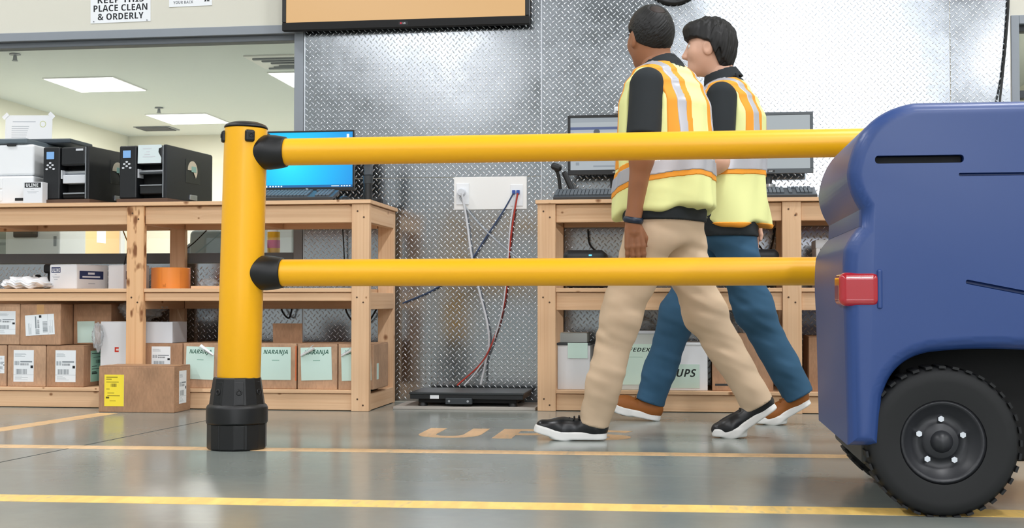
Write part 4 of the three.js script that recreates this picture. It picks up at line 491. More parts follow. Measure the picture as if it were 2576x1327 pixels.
// ---------------------------------------------------------------- blue industrial cart
{
  const t = thing('tow_cart', 'blue industrial tow vehicle with black tyre passing the barrier', 'vehicle', [1.2, 0, 3.04]), zn = 3.47, zf = 2.72, bev = 0.035;
  const s = new THREE.Shape(); s.moveTo(0.442, 0.21);
  s.lineTo(0.437, 0.5); s.quadraticCurveTo(0.43, 0.6, 0.437, 0.66); s.quadraticCurveTo(0.45, 0.69, 0.475, 0.71); s.lineTo(0.478, 0.78); s.quadraticCurveTo(0.448, 0.82, 0.447, 0.86); s.quadraticCurveTo(0.462, 0.985, 0.58, 1.003);
  s.lineTo(2.3, 0.998); s.quadraticCurveTo(2.4, 0.9, 2.4, 0.7); s.lineTo(2.36, 0.25); s.lineTo(1.22, 0.25); s.quadraticCurveTo(1.1, 0.43, 0.9, 0.448); s.quadraticCurveTo(0.72, 0.462, 0.6, 0.444); s.quadraticCurveTo(0.485, 0.42, 0.458, 0.3); s.lineTo(0.452, 0.21); s.lineTo(0.442, 0.21);
  const g = new THREE.ExtrudeGeometry(s, { depth: zn - zf - 2 * bev, bevelEnabled: true, bevelThickness: bev, bevelSize: bev, bevelSegments: 8, curveSegments: 30 }); g.translate(0, 0, zf + bev);
  let body = new Brush(toCreasedNormals(g, 0.6)); body.updateMatrixWorld(); const ev = new Evaluator(); ev.useGroups = false;
  const cut = (w, h, d, x, y, z, rz = 0) => { const b = new Brush(new RoundedBoxGeometry(w, h, d, 3, Math.min(w, h, d) * 0.42)); b.position.set(x, y, z); b.rotation.z = rz; b.updateMatrixWorld(); body = ev.evaluate(body, b, SUBTRACTION); };
  cut(0.215, 0.02, 0.06, 0.585, 0.893, zn); cut(0.5, 0.008, 0.03, 0.93, 0.853, zn); cut(0.42, 0.011, 0.04, 0.9, 0.545, zn, -0.2);
  part(t, 'body_shell', body.geometry, M.cartBlue, [0, 0, 0]);
  box(t, 'vent_slot', [0.48, 0.69], [0.884, 0.902], [zn - 0.035, zn - 0.018], M.blackMatt, 0.002);
  box(t, 'top_pad', [0.6, 2.2], [1.036, 1.05], [zf + 0.12, zn - 0.12], M.black, 0.006, 2);
  const tl = part(t, 'tail_lamp', boxGeo(0.1, 0.085, 0.12, 0.018, 3), M.redLens, [0.437, 0.568, zn - 0.052]); part(tl, 'lamp_bezel', boxGeo(0.014, 0.1, 0.13, 0.006, 2), M.cartBlue, [0.486, 0.568, zn - 0.06]); const tl2 = part(t, 'tail_lamp', boxGeo(0.075, 0.088, 0.12, 0.016, 3), M.redLens, [0.445, 0.568, zf + 0.085]);
  box(t, 'chassis', [0.56, 2.3], [0.12, 0.42], [zf + 0.1, zn - 0.2], M.blackMatt, 0.01); box(t, 'rear_bumper', [0.45, 0.5], [0.12, 0.2], [zf + 0.08, zn - 0.08], M.darkGrey, 0.012, 2);
  const wheel = (x, z, out) => {
    const w = part(t, 'tyre', (() => { const q = new THREE.LatheGeometry([[0.105, -0.05], [0.15, -0.058], [0.172, -0.055], [0.183, -0.042], [0.186, -0.02], [0.186, 0.02], [0.183, 0.042], [0.172, 0.055], [0.15, 0.058], [0.105, 0.05]].map((p) => new THREE.Vector2(...p)), 64); q.rotateX(Math.PI / 2); return q; })(), M.tyre, [x, 0.186, z]);
    const rim = (() => { const q = new THREE.LatheGeometry([[0.0, -0.03], [0.04, -0.03], [0.045, -0.012], [0.07, -0.01], [0.092, -0.04], [0.108, -0.05], [0.108, 0.05], [0.092, 0.04], [0.07, 0.01], [0.045, 0.012], [0.04, 0.03], [0, 0.03]].map((p) => new THREE.Vector2(...p)), 48); q.rotateX(Math.PI / 2); return q; })();
    part(w, 'rim', rim, M.rim, [x, 0.186, z]); for (let i = 0; i < 5; i++) { const a = i * 1.2566 + 0.3; part(w, 'wheel_nut', new THREE.CylinderGeometry(0.008, 0.008, 0.012, 6), M.steel, [x + 0.056 * Math.cos(a), 0.186 + 0.056 * Math.sin(a), z + out * 0.016], [Math.PI / 2, 0, 0]); } part(w, 'hub_cap', new THREE.SphereGeometry(0.03, 20, 10), M.rim, [x, 0.186, z + out * 0.02]);
    for (let i = 0; i < 36; i++) { const a = i / 36 * 2 * Math.PI; part(w, 'tread_block', new THREE.BoxGeometry(0.016, 0.006, 0.1), M.tyre, [x + 0.187 * Math.cos(a), 0.186 + 0.187 * Math.sin(a), z], [0, 0, a + Math.PI / 2]); }
  };
  wheel(0.64, 3.4, 1); wheel(0.64, 2.8, -1); wheel(2.0, 3.395, 1); wheel(2.0, 2.8, -1);
}
// ---------------------------------------------------------------- people: distance fields meshed with surface nets
const sub3 = (a, b) => [a[0] - b[0], a[1] - b[1], a[2] - b[2]], dot3 = (a, b) => a[0] * b[0] + a[1] * b[1] + a[2] * b[2], add3 = (a, b, s = 1) => [a[0] + b[0] * s, a[1] + b[1] * s, a[2] + b[2] * s];
const norm3 = (a) => { const l = Math.hypot(...a); return [a[0] / l, a[1] / l, a[2] / l]; }, cross3 = (a, b) => [a[1] * b[2] - a[2] * b[1], a[2] * b[0] - a[0] * b[2], a[0] * b[1] - a[1] * b[0]], mix3 = (a, b, t) => [a[0] + (b[0] - a[0]) * t, a[1] + (b[1] - a[1]) * t, a[2] + (b[2] - a[2]) * t];
function cone(p, a, b, ra, rb) { const bx = b[0] - a[0], by = b[1] - a[1], bz = b[2] - a[2], px = p[0] - a[0], py = p[1] - a[1], pz = p[2] - a[2]; const t = clamp((px * bx + py * by + pz * bz) / (bx * bx + by * by + bz * bz)); return Math.hypot(px - bx * t, py - by * t, pz - bz * t) - (ra + (rb - ra) * t); }
function smin(a, b, k) { const h = Math.max(k - Math.abs(a - b), 0) / k; return Math.min(a, b) - h * h * k * 0.25; }
const smax = (a, b, k) => -smin(-a, -b, k);
function ell(p, c, r) { const x = p[0] - c[0], y = p[1] - c[1], z = p[2] - c[2], k0 = Math.hypot(x / r[0], y / r[1], z / r[2]), k1 = Math.hypot(x / r[0] ** 2, y / r[1] ** 2, z / r[2] ** 2); return k1 < 1e-9 ? -Math.min(...r) : k0 * (k0 - 1) / k1; }
function meshSDF(f, mn, mx, h) {
  const n = [0, 1, 2].map((i) => Math.ceil((mx[i] - mn[i]) / h) + 2), [nx, ny, nz] = n, v = new Float32Array(nx * ny * nz), B = 6, id = (i, j, k) => i + nx * (j + ny * k), p = [0, 0, 0];
  for (let K = 0; K < nz; K += B) for (let J = 0; J < ny; J += B) for (let I = 0; I < nx; I += B) {
    p[0] = mn[0] + (I + B / 2) * h; p[1] = mn[1] + (J + B / 2) * h; p[2] = mn[2] + (K + B / 2) * h;
    const d = f(p), skip = Math.abs(d) > B * h * 1.35;
    for (let k = K; k < Math.min(K + B, nz); k++) for (let j = J; j < Math.min(J + B, ny); j++) for (let i = I; i < Math.min(I + B, nx); i++) { if (skip) v[id(i, j, k)] = d; else { p[0] = mn[0] + i * h; p[1] = mn[1] + j * h; p[2] = mn[2] + k * h; v[id(i, j, k)] = f(p); } }
  }
  const vert = new Int32Array(nx * ny * nz).fill(-1), pos = [], ix = [];
  const C = [[0, 0, 0], [1, 0, 0], [0, 1, 0], [1, 1, 0], [0, 0, 1], [1, 0, 1], [0, 1, 1], [1, 1, 1]], E = [[0, 1], [2, 3], [4, 5], [6, 7], [0, 2], [1, 3], [4, 6], [5, 7], [0, 4], [1, 5], [2, 6], [3, 7]];
  for (let k = 0; k < nz - 1; k++) for (let j = 0; j < ny - 1; j++) for (let i = 0; i < nx - 1; i++) {
    const c = C.map((o) => v[id(i + o[0], j + o[1], k + o[2])]); let neg = 0; for (const x of c) if (x < 0) neg++;
    if (neg === 0 || neg === 8) continue;
    let s = [0, 0, 0], m = 0; for (const [a, b] of E) if ((c[a] < 0) !== (c[b] < 0)) { const t = c[a] / (c[a] - c[b]); for (let q = 0; q < 3; q++) s[q] += C[a][q] + (C[b][q] - C[a][q]) * t; m++; }
    vert[id(i, j, k)] = pos.length / 3; pos.push(mn[0] + (i + s[0] / m) * h, mn[1] + (j + s[1] / m) * h, mn[2] + (k + s[2] / m) * h);
  }
  for (let k = 1; k < nz - 1; k++) for (let j = 1; j < ny - 1; j++) for (let i = 1; i < nx - 1; i++) {
    const a = v[id(i, j, k)] < 0;
    const q = (b, w) => { if (a === b) return; const [A, Bq, D, G] = w; if (Math.min(A, Bq, D, G) < 0) return; if (a) ix.push(A, Bq, D, A, D, G); else ix.push(A, D, Bq, A, G, D); };
    q(v[id(i + 1, j, k)] < 0, [vert[id(i, j - 1, k - 1)], vert[id(i, j, k - 1)], vert[id(i, j, k)], vert[id(i, j - 1, k)]]);
    q(v[id(i, j + 1, k)] < 0, [vert[id(i - 1, j, k - 1)], vert[id(i - 1, j, k)], vert[id(i, j, k)], vert[id(i, j, k - 1)]]);
    q(v[id(i, j, k + 1)] < 0, [vert[id(i - 1, j - 1, k)], vert[id(i, j - 1, k)], vert[id(i, j, k)], vert[id(i - 1, j, k)]]);
  }
  const nr = new Float32Array(pos.length), e = h * 0.6;
  for (let i = 0; i < pos.length; i += 3) { const g = [0, 1, 2].map((a) => { const x = [pos[i], pos[i + 1], pos[i + 2]], y = x.slice(); x[a] += e; y[a] -= e; return f(x) - f(y); }), l = Math.hypot(...g) || 1; nr[i] = g[0] / l; nr[i + 1] = g[1] / l; nr[i + 2] = g[2] / l; }
  const g = new THREE.BufferGeometry(); g.setAttribute('position', new THREE.Float32BufferAttribute(pos, 3)); g.setAttribute('normal', new THREE.BufferAttribute(nr, 3)); g.setIndex(ix); return g;
}
function frameOf(fwd) { const f = norm3([fwd[0], 0, fwd[2]]), u = [0, 1, 0], l = cross3(u, f); return { f, u, l, to: (p, c) => { const d = sub3(p, c); return [dot3(d, f), d[1], dot3(d, l)]; }, from: (c, a) => [c[0] + f[0] * a[0] + l[0] * a[2], c[1] + a[1], c[2] + f[2] * a[0] + l[2] * a[2]] }; }
const dirAway = (deg) => [-Math.cos(deg * Math.PI / 180), 0, -Math.sin(deg * Math.PI / 180)];   // 0 walks along the wall to -x, 90 faces the wall

function makePerson(P) {
  const t = thing('person', P.label, 'person', P.base), T = frameOf(P.torsoDir), Hd = frameOf(P.headDir), J = P.joints, chest = J.chest, hipY = P.hipY;
  // cross-section of the torso by height: [y, depth, half width]
  const lerpT = (tab, y) => { if (y <= tab[0][0]) return tab[0]; for (let i = 1; i < tab.length; i++) if (y <= tab[i][0]) { const a = tab[i - 1], b = tab[i], s = (y - a[0]) / (b[0] - a[0]), q = s * s * (3 - 2 * s); return [y, a[1] + (b[1] - a[1]) * q, a[2] + (b[2] - a[2]) * q]; } return tab[tab.length - 1]; };
  const loft = (p, tab, lo, hi, k) => { const q = T.to(p, chest), r = lerpT(tab, p[1]), m = Math.min(r[1], r[2]); const d = (Math.hypot(q[0] / r[1], q[2] / r[2]) - 1) * m; return smax(d, Math.max(lo - p[1], p[1] - hi), k); };
  const sh = J.shoulderY, bodyTab = [[hipY - 0.1, 0.10, 0.15], [hipY, 0.115, 0.165], [hipY + 0.14, 0.105, 0.14], [hipY + 0.3, 0.12, 0.165], [sh - 0.03, 0.1, 0.165], [sh + 0.04, 0.07, 0.12]];
  const torso = (p) => smin(loft(p, bodyTab, hipY - 0.12, sh + 0.045, 0.06), cone(p, J.neckBase, J.neckTop, 0.07, 0.056), 0.06);
  const arm = (p, s, e = 0) => Math.min(smin(cone(p, J['sh' + s], J['el' + s], 0.055 + e, 0.043 + e), cone(p, J['el' + s], J['wr' + s], 0.043 + e, 0.028 + e), 0.03));
  const leg = (p, s, e = 0) => smin(cone(p, J['hip' + s], J['kn' + s], 0.085 + e, 0.056 + e), cone(p, J['kn' + s], J['an' + s], 0.056 + e, 0.04 + e), 0.04);
  const hc = J.head;
  const headF = (p) => {
    const q = Hd.to(p, hc), w = [q[0], q[1], Math.abs(q[2])];
    let d = ell(w, [-0.006, 0.022, 0], [0.097, 0.1, 0.077]); d = smin(d, ell(w, [0.03, -0.045, 0], [0.062, 0.075, 0.058]), 0.05); d = smin(d, ell(w, [0.066, -0.092, 0], [0.026, 0.022, 0.026]), 0.035);
    d = smin(d, ell(w, [0.055, -0.02, 0.04], [0.03, 0.026, 0.022]), 0.03);                                      // cheekbones
    d = smax(d, -(Math.hypot(q[0] - 0.104, q[1] - 0.008, w[2] - 0.031) - 0.019), 0.018);                        // eye sockets
    d = smin(d, cone(w, [0.09, 0.012, 0], [0.112, -0.03, 0], 0.008, 0.0125), 0.016); d = smin(d, ell(w, [0.1, -0.036, 0.011], [0.011, 0.008, 0.008]), 0.01);
    d = smin(d, cone(w, [0.088, -0.06, 0], [0.079, -0.061, 0.02], 0.0075, 0.004), 0.008); d = smin(d, cone(w, [0.086, -0.072, 0], [0.077, -0.07, 0.018], 0.008, 0.004), 0.008);
    d = smin(d, ell(w, [-0.004, -0.008, 0.078], [0.024, 0.034, 0.011]), 0.008); d = smax(d, -ell(w, [0.002, -0.008, 0.092], [0.012, 0.02, 0.008]), 0.006);
    const nk = cone(p, J.neckBase, J.neckTop, 0.064, 0.055); return smin(d, nk, 0.04);
  };
  const body = (p) => Math.min(smin(smin(torso(p), arm(p, 'L'), 0.05), arm(p, 'R'), 0.05), smin(leg(p, 'L'), leg(p, 'R'), 0.03));
  // hands: palm, four fingers of different lengths, thumb leaving the side of the palm
  const handF = (s) => {
    const w = J['wr' + s], d = norm3(P['hand' + s].along), n0 = norm3(P['hand' + s].palm), sd = norm3(cross3(d, n0)), n = cross3(sd, d), th = P['hand' + s].thumb;
    const at = (a, b, c) => [w[0] + d[0] * a + sd[0] * b + n[0] * c, w[1] + d[1] * a + sd[1] * b + n[1] * c, w[2] + d[2] * a + sd[2] * b + n[2] * c], segs = [];
    segs.push([at(-0.03, 0, 0), at(0.03, 0, 0.002), 0.026, 0.025]);
    for (const [b, L, r] of [[0.031, 0.072, 0.0088], [0.0105, 0.081, 0.0092], [-0.0105, 0.076, 0.0089], [-0.03, 0.06, 0.008]]) { const B = b * th, k = at(0.088, B, 0.004), m = at(0.088 + L * 0.42, B * 1.04, 0.012), e2 = at(0.088 + L * 0.72, B * 1.03, 0.03), e3 = at(0.088 + L * 0.9, B, 0.048); segs.push([at(0.02, B * 0.7, 0), k, 0.0135, 0.011], [k, m, r + 0.0008, r], [m, e2, r, r - 0.0006], [e2, e3, r - 0.0006, r - 0.0014]); }
    const t0 = at(0.025, 0.024 * th, 0.006), t1 = at(0.058, 0.045 * th, 0.018), t2 = at(0.088, 0.05 * th, 0.03), t3 = at(0.11, 0.047 * th, 0.038); segs.push([t0, t1, 0.015, 0.0115], [t1, t2, 0.0112, 0.0102], [t2, t3, 0.0102, 0.008]);
    const c = at(0.08, 0, 0.01); return { f: (p) => { let m = 1e9; for (const g of segs) { const x = cone(p, g[0], g[1], g[2], g[3]); m = smin(m, x, 0.006); } return smin(m, arm(p, s), 0.012); }, lo: add3(c, [-0.13, -0.13, -0.13]), hi: add3(c, [0.13, 0.13, 0.13]) };
  };
  const b0 = P.box, geos = [meshSDF(body, b0[0], b0[1], 0.009), meshSDF(headF, add3(hc, [-0.15, -0.2, -0.15]), add3(hc, [0.15, 0.16, 0.15]), 0.004)];
  for (const s of ['L', 'R']) { const h = handF(s); geos.push(meshSDF(h.f, h.lo, h.hi, 0.0034)); }
  part(t, 'body', mergeGeometries(geos), P.skin);
  for (const s of [-1, 1]) part(t, 'eye', new THREE.SphereGeometry(0.0125, 16, 12), M.eye, Hd.from(hc, [0.079, 0.008, 0.031 * s])), part(t, 'pupil', new THREE.SphereGeometry(0.006, 12, 8), M.hair, Hd.from(hc, [0.0865, 0.008, 0.031 * s]));
  const mesh = (name, f, lo, hi, h, mat, parent = t) => part(parent, name, meshSDF(f, lo, hi, h), mat);
  // hair
  mesh('hair', (p) => P.hair(Hd.to(p, hc)), add3(hc, [-0.17, -0.17, -0.17]), add3(hc, [0.17, 0.19, 0.17]), 0.0038, M.hair);
  if (P.thin) mesh('thinning_hair', (p) => { const q = Hd.to(p, hc); return smax(skull(q, 0.0075), ell(q, [-0.078, 0.112, 0.004], [0.036, 0.032, 0.038]), 0.004); }, add3(hc, [-0.17, 0.03, -0.17]), add3(hc, [0.17, 0.19, 0.17]), 0.0038, std(0x2c1f1a, 0.6));
  for (const s of [-1, 1]) part(t, 'eyebrow', boxGeo(0.006, 0.006, 0.034, 0.002), M.hair, Hd.from(hc, [0.094, 0.03, 0.032 * s]), [0, Math.atan2(Hd.l[0], Hd.l[2]), 0]);
  // shirt: torso, short sleeves, collar
  const slv = (p, s) => { const e = mix3(J['sh' + s], J['el' + s], P.sleeve), a = J['sh' + s], ax = norm3(sub3(e, a)); return smax(cone(p, a, e, 0.064, 0.066), dot3(sub3(p, e), ax), 0.008); };
  const neckAx = norm3(sub3(J.neckTop, J.neckBase));
  const collar = (p) => { const d = sub3(p, J.neckBase), a = dot3(d, neckAx), r = Math.hypot(...sub3(d, [neckAx[0] * a, neckAx[1] * a, neckAx[2] * a])), R0 = 0.083 - (a - 0.02) * 0.35; return Math.max(Math.abs(r - R0) - 0.005, Math.abs(a - 0.04) - 0.024) - 0.002; };
  // trousers and belt
  const fold = (p, k) => { const a = p[1] * 1.0 + 0.35 * p[0], w = vnoise(p[0] * 6 + k * 7 + 40, p[1] * 16 + p[2] * 7 + 40, 5 + k, 997, 991), v = vnoise(p[0] * 11 + p[2] * 9 + 60, a * 34 + k * 3 + 60, 9 + k, 997, 991); return 0.011 * (w - 0.5) + 0.011 * (v - 0.5); };
  const wr = (p, k) => fold(p, k);
  const tl = (p, s) => { const an = J['an' + s], kn = J['kn' + s], ax = norm3(sub3(an, kn)), end = add3(an, ax, P.cuff); return smax(smin(cone(p, J['hip' + s], kn, 0.104, P.kneeR), cone(p, kn, end, P.kneeR, P.cuffR), 0.05) + wr(p, s === 'L' ? 0 : 2), dot3(sub3(p, end), ax), 0.006); };
  const lp = [b0[0][0] - 0.03, 0.0, b0[0][2] - 0.03], hp = [b0[1][0] + 0.03, hipY + 0.09, b0[1][2] + 0.03];
  const trs = (p) => smin(smin(tl(p, 'L'), tl(p, 'R'), 0.03), loft(p, bodyTab, hipY - 0.13, hipY + 0.06, 0.05) - 0.017, 0.05);
  const tr = mesh('trousers', trs, lp, hp, 0.0085, P.trousers); mesh('belt', (p) => smax(loft(p, bodyTab, 0, 2, 0.05) - 0.02, Math.abs(p[1] - (hipY + 0.045)) - 0.018, 0.004), [lp[0], hipY - 0.02, lp[2]], hp, 0.008, M.belt);
  mesh('shirt', (p) => { let d = smin(smin(loft(p, bodyTab, hipY, sh + 0.05, 0.03) - 0.012, slv(p, 'L'), 0.03), slv(p, 'R'), 0.03); d = smin(d, smax(cone(p, J.neckBase, J.neckTop, 0.083, 0.07), dot3(sub3(p, add3(J.neckBase, neckAx, 0.01)), neckAx), 0.01), 0.03); d = smin(d, Math.max(Math.min(trs(p), loft(p, bodyTab, 0, 2, 0.05) - 0.017) - 0.009, P.shirtHem - p[1], p[1] - hipY - 0.08), 0.02); return Math.min(d, collar(p)); }, [b0[0][0] - 0.02, hipY - 0.14, b0[0][2] - 0.02], [b0[1][0] + 0.02, sh + 0.2, b0[1][2] + 0.02], 0.0085, M.shirt);
  // vest: hangs from the shoulders, open at the armholes
  const V = P.vest, vt = [[V.hem - 0.02, V.r0[0], V.r0[1]], [V.hem + 0.2, V.r1[0], V.r1[1]], [sh - 0.1, 0.165, 0.205], [sh - 0.02, 0.135, 0.195], [sh + 0.03, 0.1, 0.165], [sh + 0.075, 0.075, 0.09]];
  const wave = (p) => { const q = T.to(p, chest), a = Math.atan2(q[2], q[0]); return 0.007 * Math.sin(5 * a + 9 * p[1]) * clamp((sh - p[1]) / 0.4) + 0.003 * Math.sin(11 * a - 14 * p[1]) * clamp((sh - p[1]) / 0.4); };
  const vest = (p) => { let d = loft(p, vt, V.hem - V.hemTilt * T.to(p, chest)[0] + 0.006 * Math.sin(24 * p[0]), sh + 0.075, 0.02) + wave(p); for (const s of ['L', 'R']) { const a = J['sh' + s], e = mix3(J['sh' + s], J['el' + s], 0.42), o = T.to(a, chest)[2] > 0 ? 1 : -1, out = [T.l[0] * o * 0.035, -0.03, T.l[2] * o * 0.035]; d = smax(d, -cone(p, add3(a, out), add3(e, out), 0.074, 0.074), 0.012); } d = smax(d, -cone(p, add3(J.neckBase, [0, 0.005, 0]), add3(J.neckTop, neckAx, 0.1), 0.083, 0.09), 0.01); return d; };
  const vlo = [b0[0][0] - 0.04, V.hem - 0.07, b0[0][2] - 0.04], vhi = [b0[1][0] + 0.04, sh + 0.12, b0[1][2] + 0.04], vm = mesh('vest', vest, vlo, vhi, 0.0075, M.vest);
  const strip = (name, off, cond, mat) => mesh(name, (p) => Math.max(vest(p) - off, cond(p)), vlo, vhi, 0.0046, mat, vm);
  const lat = (p) => Math.abs(Math.abs(T.to(p, chest)[2]) - V.stripeAt), up = (p) => V.bandTop - p[1];
  strip('orange_shoulder_stripe', 0.0025, (p) => Math.max(lat(p) - V.stripeW, V.band[1] - p[1]), M.vestOrange); strip('silver_shoulder_stripe', 0.005, (p) => Math.max(lat(p) - V.stripeW * 0.36, V.band[1] - p[1]), M.reflective);
  const slope = (p) => p[1] - V.tilt * T.to(p, chest)[0];
  strip('orange_band', 0.003, (p) => Math.abs(slope(p) - (V.band[0] + V.band[1]) / 2) - (V.band[1] - V.band[0]) / 2 - 0.02, M.vestOrange); strip('silver_band', 0.0058, (p) => Math.abs(slope(p) - (V.band[0] + V.band[1]) / 2) - (V.band[1] - V.band[0]) / 2, M.reflective);
  if (V.trim) strip('orange_hem', 0.003, (p) => p[1] - V.hem - 0.01, M.vestOrange);
  // armhole piping
  // shoes
  for (const s of ['L', 'R']) {
    const F = P['foot' + s], sd = [0, 0, 1], seg = (p, a, b, wa, wb, th) => { const ax = norm3(sub3(b, a)), nn = cross3(sd, ax), d = sub3(p, a), L = Math.hypot(...sub3(b, a)), x = dot3(d, ax), z = d[2], y = dot3(d, nn) * (nn[1] > 0 ? 1 : -1), tt = clamp(x / L), w = wa + (wb - wa) * tt; return smax(Math.hypot(x - tt * L, z) - w, Math.abs(y - th) - th, 0.008); };
    const sole = (p) => smin(seg(p, F.heel, F.ball, 0.037, 0.047, 0.016), seg(p, F.ball, F.toe, 0.047, 0.037, 0.016), 0.012);
    const upv = norm3(cross3(sub3(F.toe, F.heel), [0, 0, 1])), uv = upv[1] < 0 ? [-upv[0], -upv[1], -upv[2]] : upv, rise = (q, h) => add3(q, uv, h);
    const upper = (p) => { let d = smin(cone(p, rise(F.heel, 0.045), rise(F.ball, 0.04), 0.036, 0.041), cone(p, rise(F.ball, 0.038), rise(F.toe, 0.03), 0.041, 0.027), 0.03); d = smin(d, cone(p, rise(mix3(F.heel, F.ball, 0.12), 0.06), add3(J['an' + s], [0, 0.0, 0]), 0.038, 0.042), 0.04); d = smax(d, -seg(p, F.heel, F.ball, 0.2, 0.2, 0.010), 0.004); return d; };
    const c = F.ball, lo = [Math.min(F.heel[0], F.toe[0], J['an' + s][0]) - 0.08, 0 - 0.03, c[2] - 0.09], hi = [Math.max(F.heel[0], F.toe[0], J['an' + s][0]) + 0.08, Math.max(J['an' + s][1], F.heel[1]) + 0.1, c[2] + 0.09];
    const shoe = mesh('shoe', upper, lo, hi, 0.005, P.shoe); mesh('shoe_sole', sole, lo, hi, 0.0045, M.sole, shoe);
    for (let i = 0; i < 4; i++) { const q = mix3(F.heel, F.ball, 0.55 + i * 0.13); const g = new THREE.TorusGeometry(0.03, 0.003, 6, 16, 2.2); part(shoe, 'lace', g, P.lace, rise(q, 0.062 - i * 0.004), [0, Math.PI / 2, -0.45 - 0.1 * i + Math.PI * 0.25]); }
  }
  if (P.watch) { const a = P.watch, ax = norm3(sub3(J['wr' + a], J['el' + a])), g = new THREE.TorusGeometry(0.031, 0.008, 10, 32); g.scale(1, 1, 1.5); const m = part(t, 'wristwatch', g, std(0x1c2a3c, 0.4), add3(J['wr' + a], ax, -0.012)); m.quaternion.setFromUnitVectors(new THREE.Vector3(0, 0, 1), new THREE.Vector3(...ax)); part(m, 'watch_face', new THREE.CylinderGeometry(0.017, 0.017, 0.008, 24), std(0x3c4a5c, 0.2, 0.3), add3(add3(J['wr' + a], ax, -0.012), [0, 0, 0.038])).rotation.set(Math.PI / 2, 0, 0); }
  return t;
}
const skull = (q, o) => ell(q, [-0.006, 0.022, 0], [0.097 + o, 0.1 + o, 0.077 + o]);
makePerson({
  label: 'walking person in khaki trousers, black shoes and yellow safety vest, seen from behind', base: [-0.07, 0, 1.72], skin: M.skinA, trousers: M.khaki, shoe: M.leatherBlack, lace: M.black, sleeve: 0.72, watch: 'L', thin: true, hipY: 0.9,
  torsoDir: dirAway(32), headDir: dirAway(60), box: [[-0.42, 0.05, 1.36], [0.42, 1.5, 2.06]],
  joints: { chest: [-0.072, 1.2, 1.72], shoulderY: 1.40, neckBase: [-0.075, 1.425, 1.72], neckTop: [-0.118, 1.53, 1.7], head: [-0.128, 1.583, 1.69],
    shL: [-0.135, 1.37, 1.875], elL: [-0.155, 1.08, 1.935], wrL: [-0.190, 0.835, 1.915], shR: [0.02, 1.37, 1.575], elR: [0.0, 1.09, 1.50], wrR: [-0.1, 0.9, 1.46],
    hipL: [-0.1, 0.86, 1.79], knL: [-0.243, 0.48, 1.80], anL: [-0.338, 0.1, 1.79], hipR: [-0.04, 0.86, 1.65], knR: [0.078, 0.5, 1.63], anR: [0.27, 0.165, 1.62] },
  handL: { along: [0.1, -1, 0.05], palm: [-0.2, 0, -1], thumb: 1 }, handR: { along: [-0.6, -0.8, 0], palm: [0, 0, 1], thumb: 1 }, cuff: 0.045, cuffR: 0.064, kneeR: 0.076, shirtHem: 0.85,
  footL: { heel: [-0.335, 0.003, 1.79], ball: [-0.475, 0.003, 1.79], toe: [-0.55, 0.022, 1.79] }, footR: { heel: [0.335, 0.098, 1.62], ball: [0.2, 0.004, 1.62], toe: [0.145, 0.004, 1.62] },
  vest: { hem: 0.878, hemTilt: 0.12, r0: [0.198, 0.222], r1: [0.182, 0.212], stripeAt: 0.105, stripeW: 0.05, band: [1.0, 1.055], tilt: -0.22 },
  hair: (q) => { let d = skull(q, 0.012) + 0.003 * (vnoise(q[0] * 260 + 90, q[2] * 260 + q[1] * 260 + 90, 3, 997, 997) - 0.5); d = smax(d, -(q[1] - (q[0] > 0 ? -0.01 + 0.09 * clamp(q[0] / 0.07) : -0.01 + 0.62 * q[0])), 0.012); d = smax(d, -ell([q[0], q[1], Math.abs(q[2])], [0.005, -0.015, 0.09], [0.03, 0.042, 0.03]), 0.008); return smax(d, -ell(q, [-0.078, 0.112, 0.004], [0.034, 0.03, 0.036]), 0.012); },
});
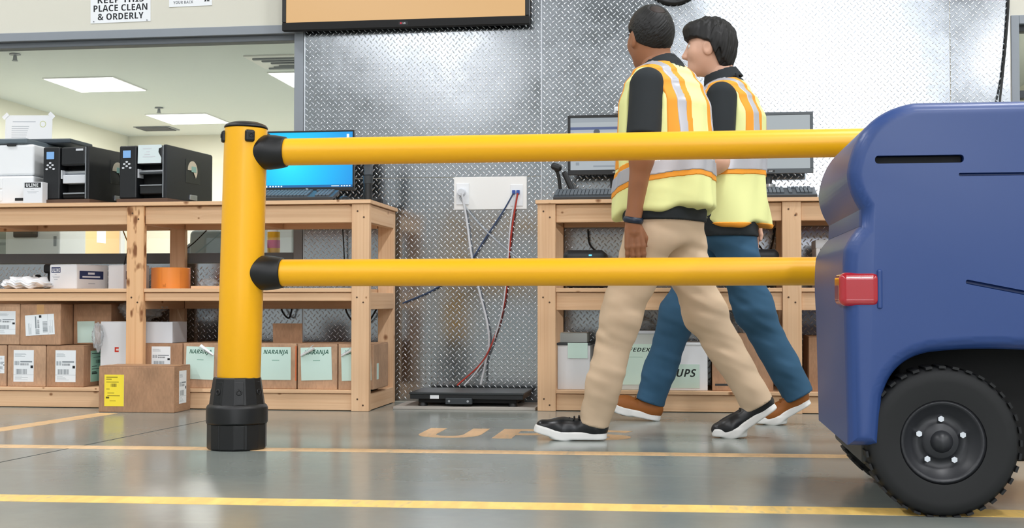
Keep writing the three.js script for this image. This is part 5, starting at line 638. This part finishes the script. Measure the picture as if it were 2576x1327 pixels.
makePerson({
  label: 'walking person in blue jeans, brown shoes and orange-hemmed yellow vest, face in profile', base: [0.17, 0, 1.0], skin: M.skinB, trousers: M.denim, shoe: M.leatherBrown, lace: M.leatherBrown, sleeve: 0.75, hipY: 0.93,
  torsoDir: dirAway(12), headDir: dirAway(8), box: [[-0.3, 0.05, 0.68], [0.6, 1.62, 1.3]],
  joints: { chest: [0.2, 1.26, 1.0], shoulderY: 1.455, neckBase: [0.185, 1.505, 1.0], neckTop: [0.15, 1.615, 1.0], head: [0.118, 1.672, 1.0],
    shL: [0.165, 1.43, 1.17], elL: [0.15, 1.14, 1.23], wrL: [-0.03, 0.99, 1.2], shR: [0.225, 1.43, 0.83], elR: [0.29, 1.15, 0.78], wrR: [0.3, 0.93, 0.82],
    hipL: [0.19, 0.88, 1.08], knL: [0.305, 0.5, 1.06], anL: [0.485, 0.155, 1.05], hipR: [0.16, 0.88, 0.93], knR: [-0.015, 0.49, 0.94], anR: [-0.145, 0.115, 0.94] },
  handL: { along: [-1, -0.25, 0], palm: [0, 0.2, -1], thumb: 1 }, handR: { along: [0, -1, 0], palm: [0, 0, 1], thumb: -1 }, cuff: 0.035, cuffR: 0.07, kneeR: 0.08, shirtHem: 0.824,
  footL: { heel: [0.52, 0.075, 1.05], ball: [0.40, 0.004, 1.05], toe: [0.345, 0.004, 1.05] }, footR: { heel: [-0.145, 0.004, 0.94], ball: [-0.275, 0.03, 0.94], toe: [-0.35, 0.055, 0.94] },
  vest: { hem: 0.87, hemTilt: 0.0, r0: [0.185, 0.215], r1: [0.165, 0.205], stripeAt: 0.11, stripeW: 0.052, band: [1.105, 1.17], tilt: -0.05, trim: true },
  hair: (q) => { const w = 0.012 * (vnoise(q[0] * 60 + 90, q[2] * 90 + q[1] * 14 + 90, 3, 997, 997) - 0.5) + 0.006 * (vnoise(q[2] * 190 + 50, q[1] * 40 + q[0] * 120 + 50, 8, 997, 997) - 0.5); let d = smin(skull(q, 0.022) + w, ell(q, [0.058, 0.085, 0], [0.06, 0.04, 0.078]), 0.03); d = smin(d, ell(q, [-0.052, -0.04, 0], [0.056, 0.075, 0.066]) + w, 0.03); const a = Math.abs(q[2]), line = q[0] > 0.045 ? 0.04 : q[0] > -0.012 ? 0.04 - (0.045 - q[0]) * 0.45 : 0.0145 + 2.6 * (q[0] + 0.012); d = smax(d, -(q[1] - line), 0.012); d = smax(d, -ell([q[0], q[1], a], [0.008, -0.014, 0.09], [0.026, 0.034, 0.03]), 0.006); return smax(d, -(q[1] + 0.095), 0.01); },
});
renderer.render(scene, camera);
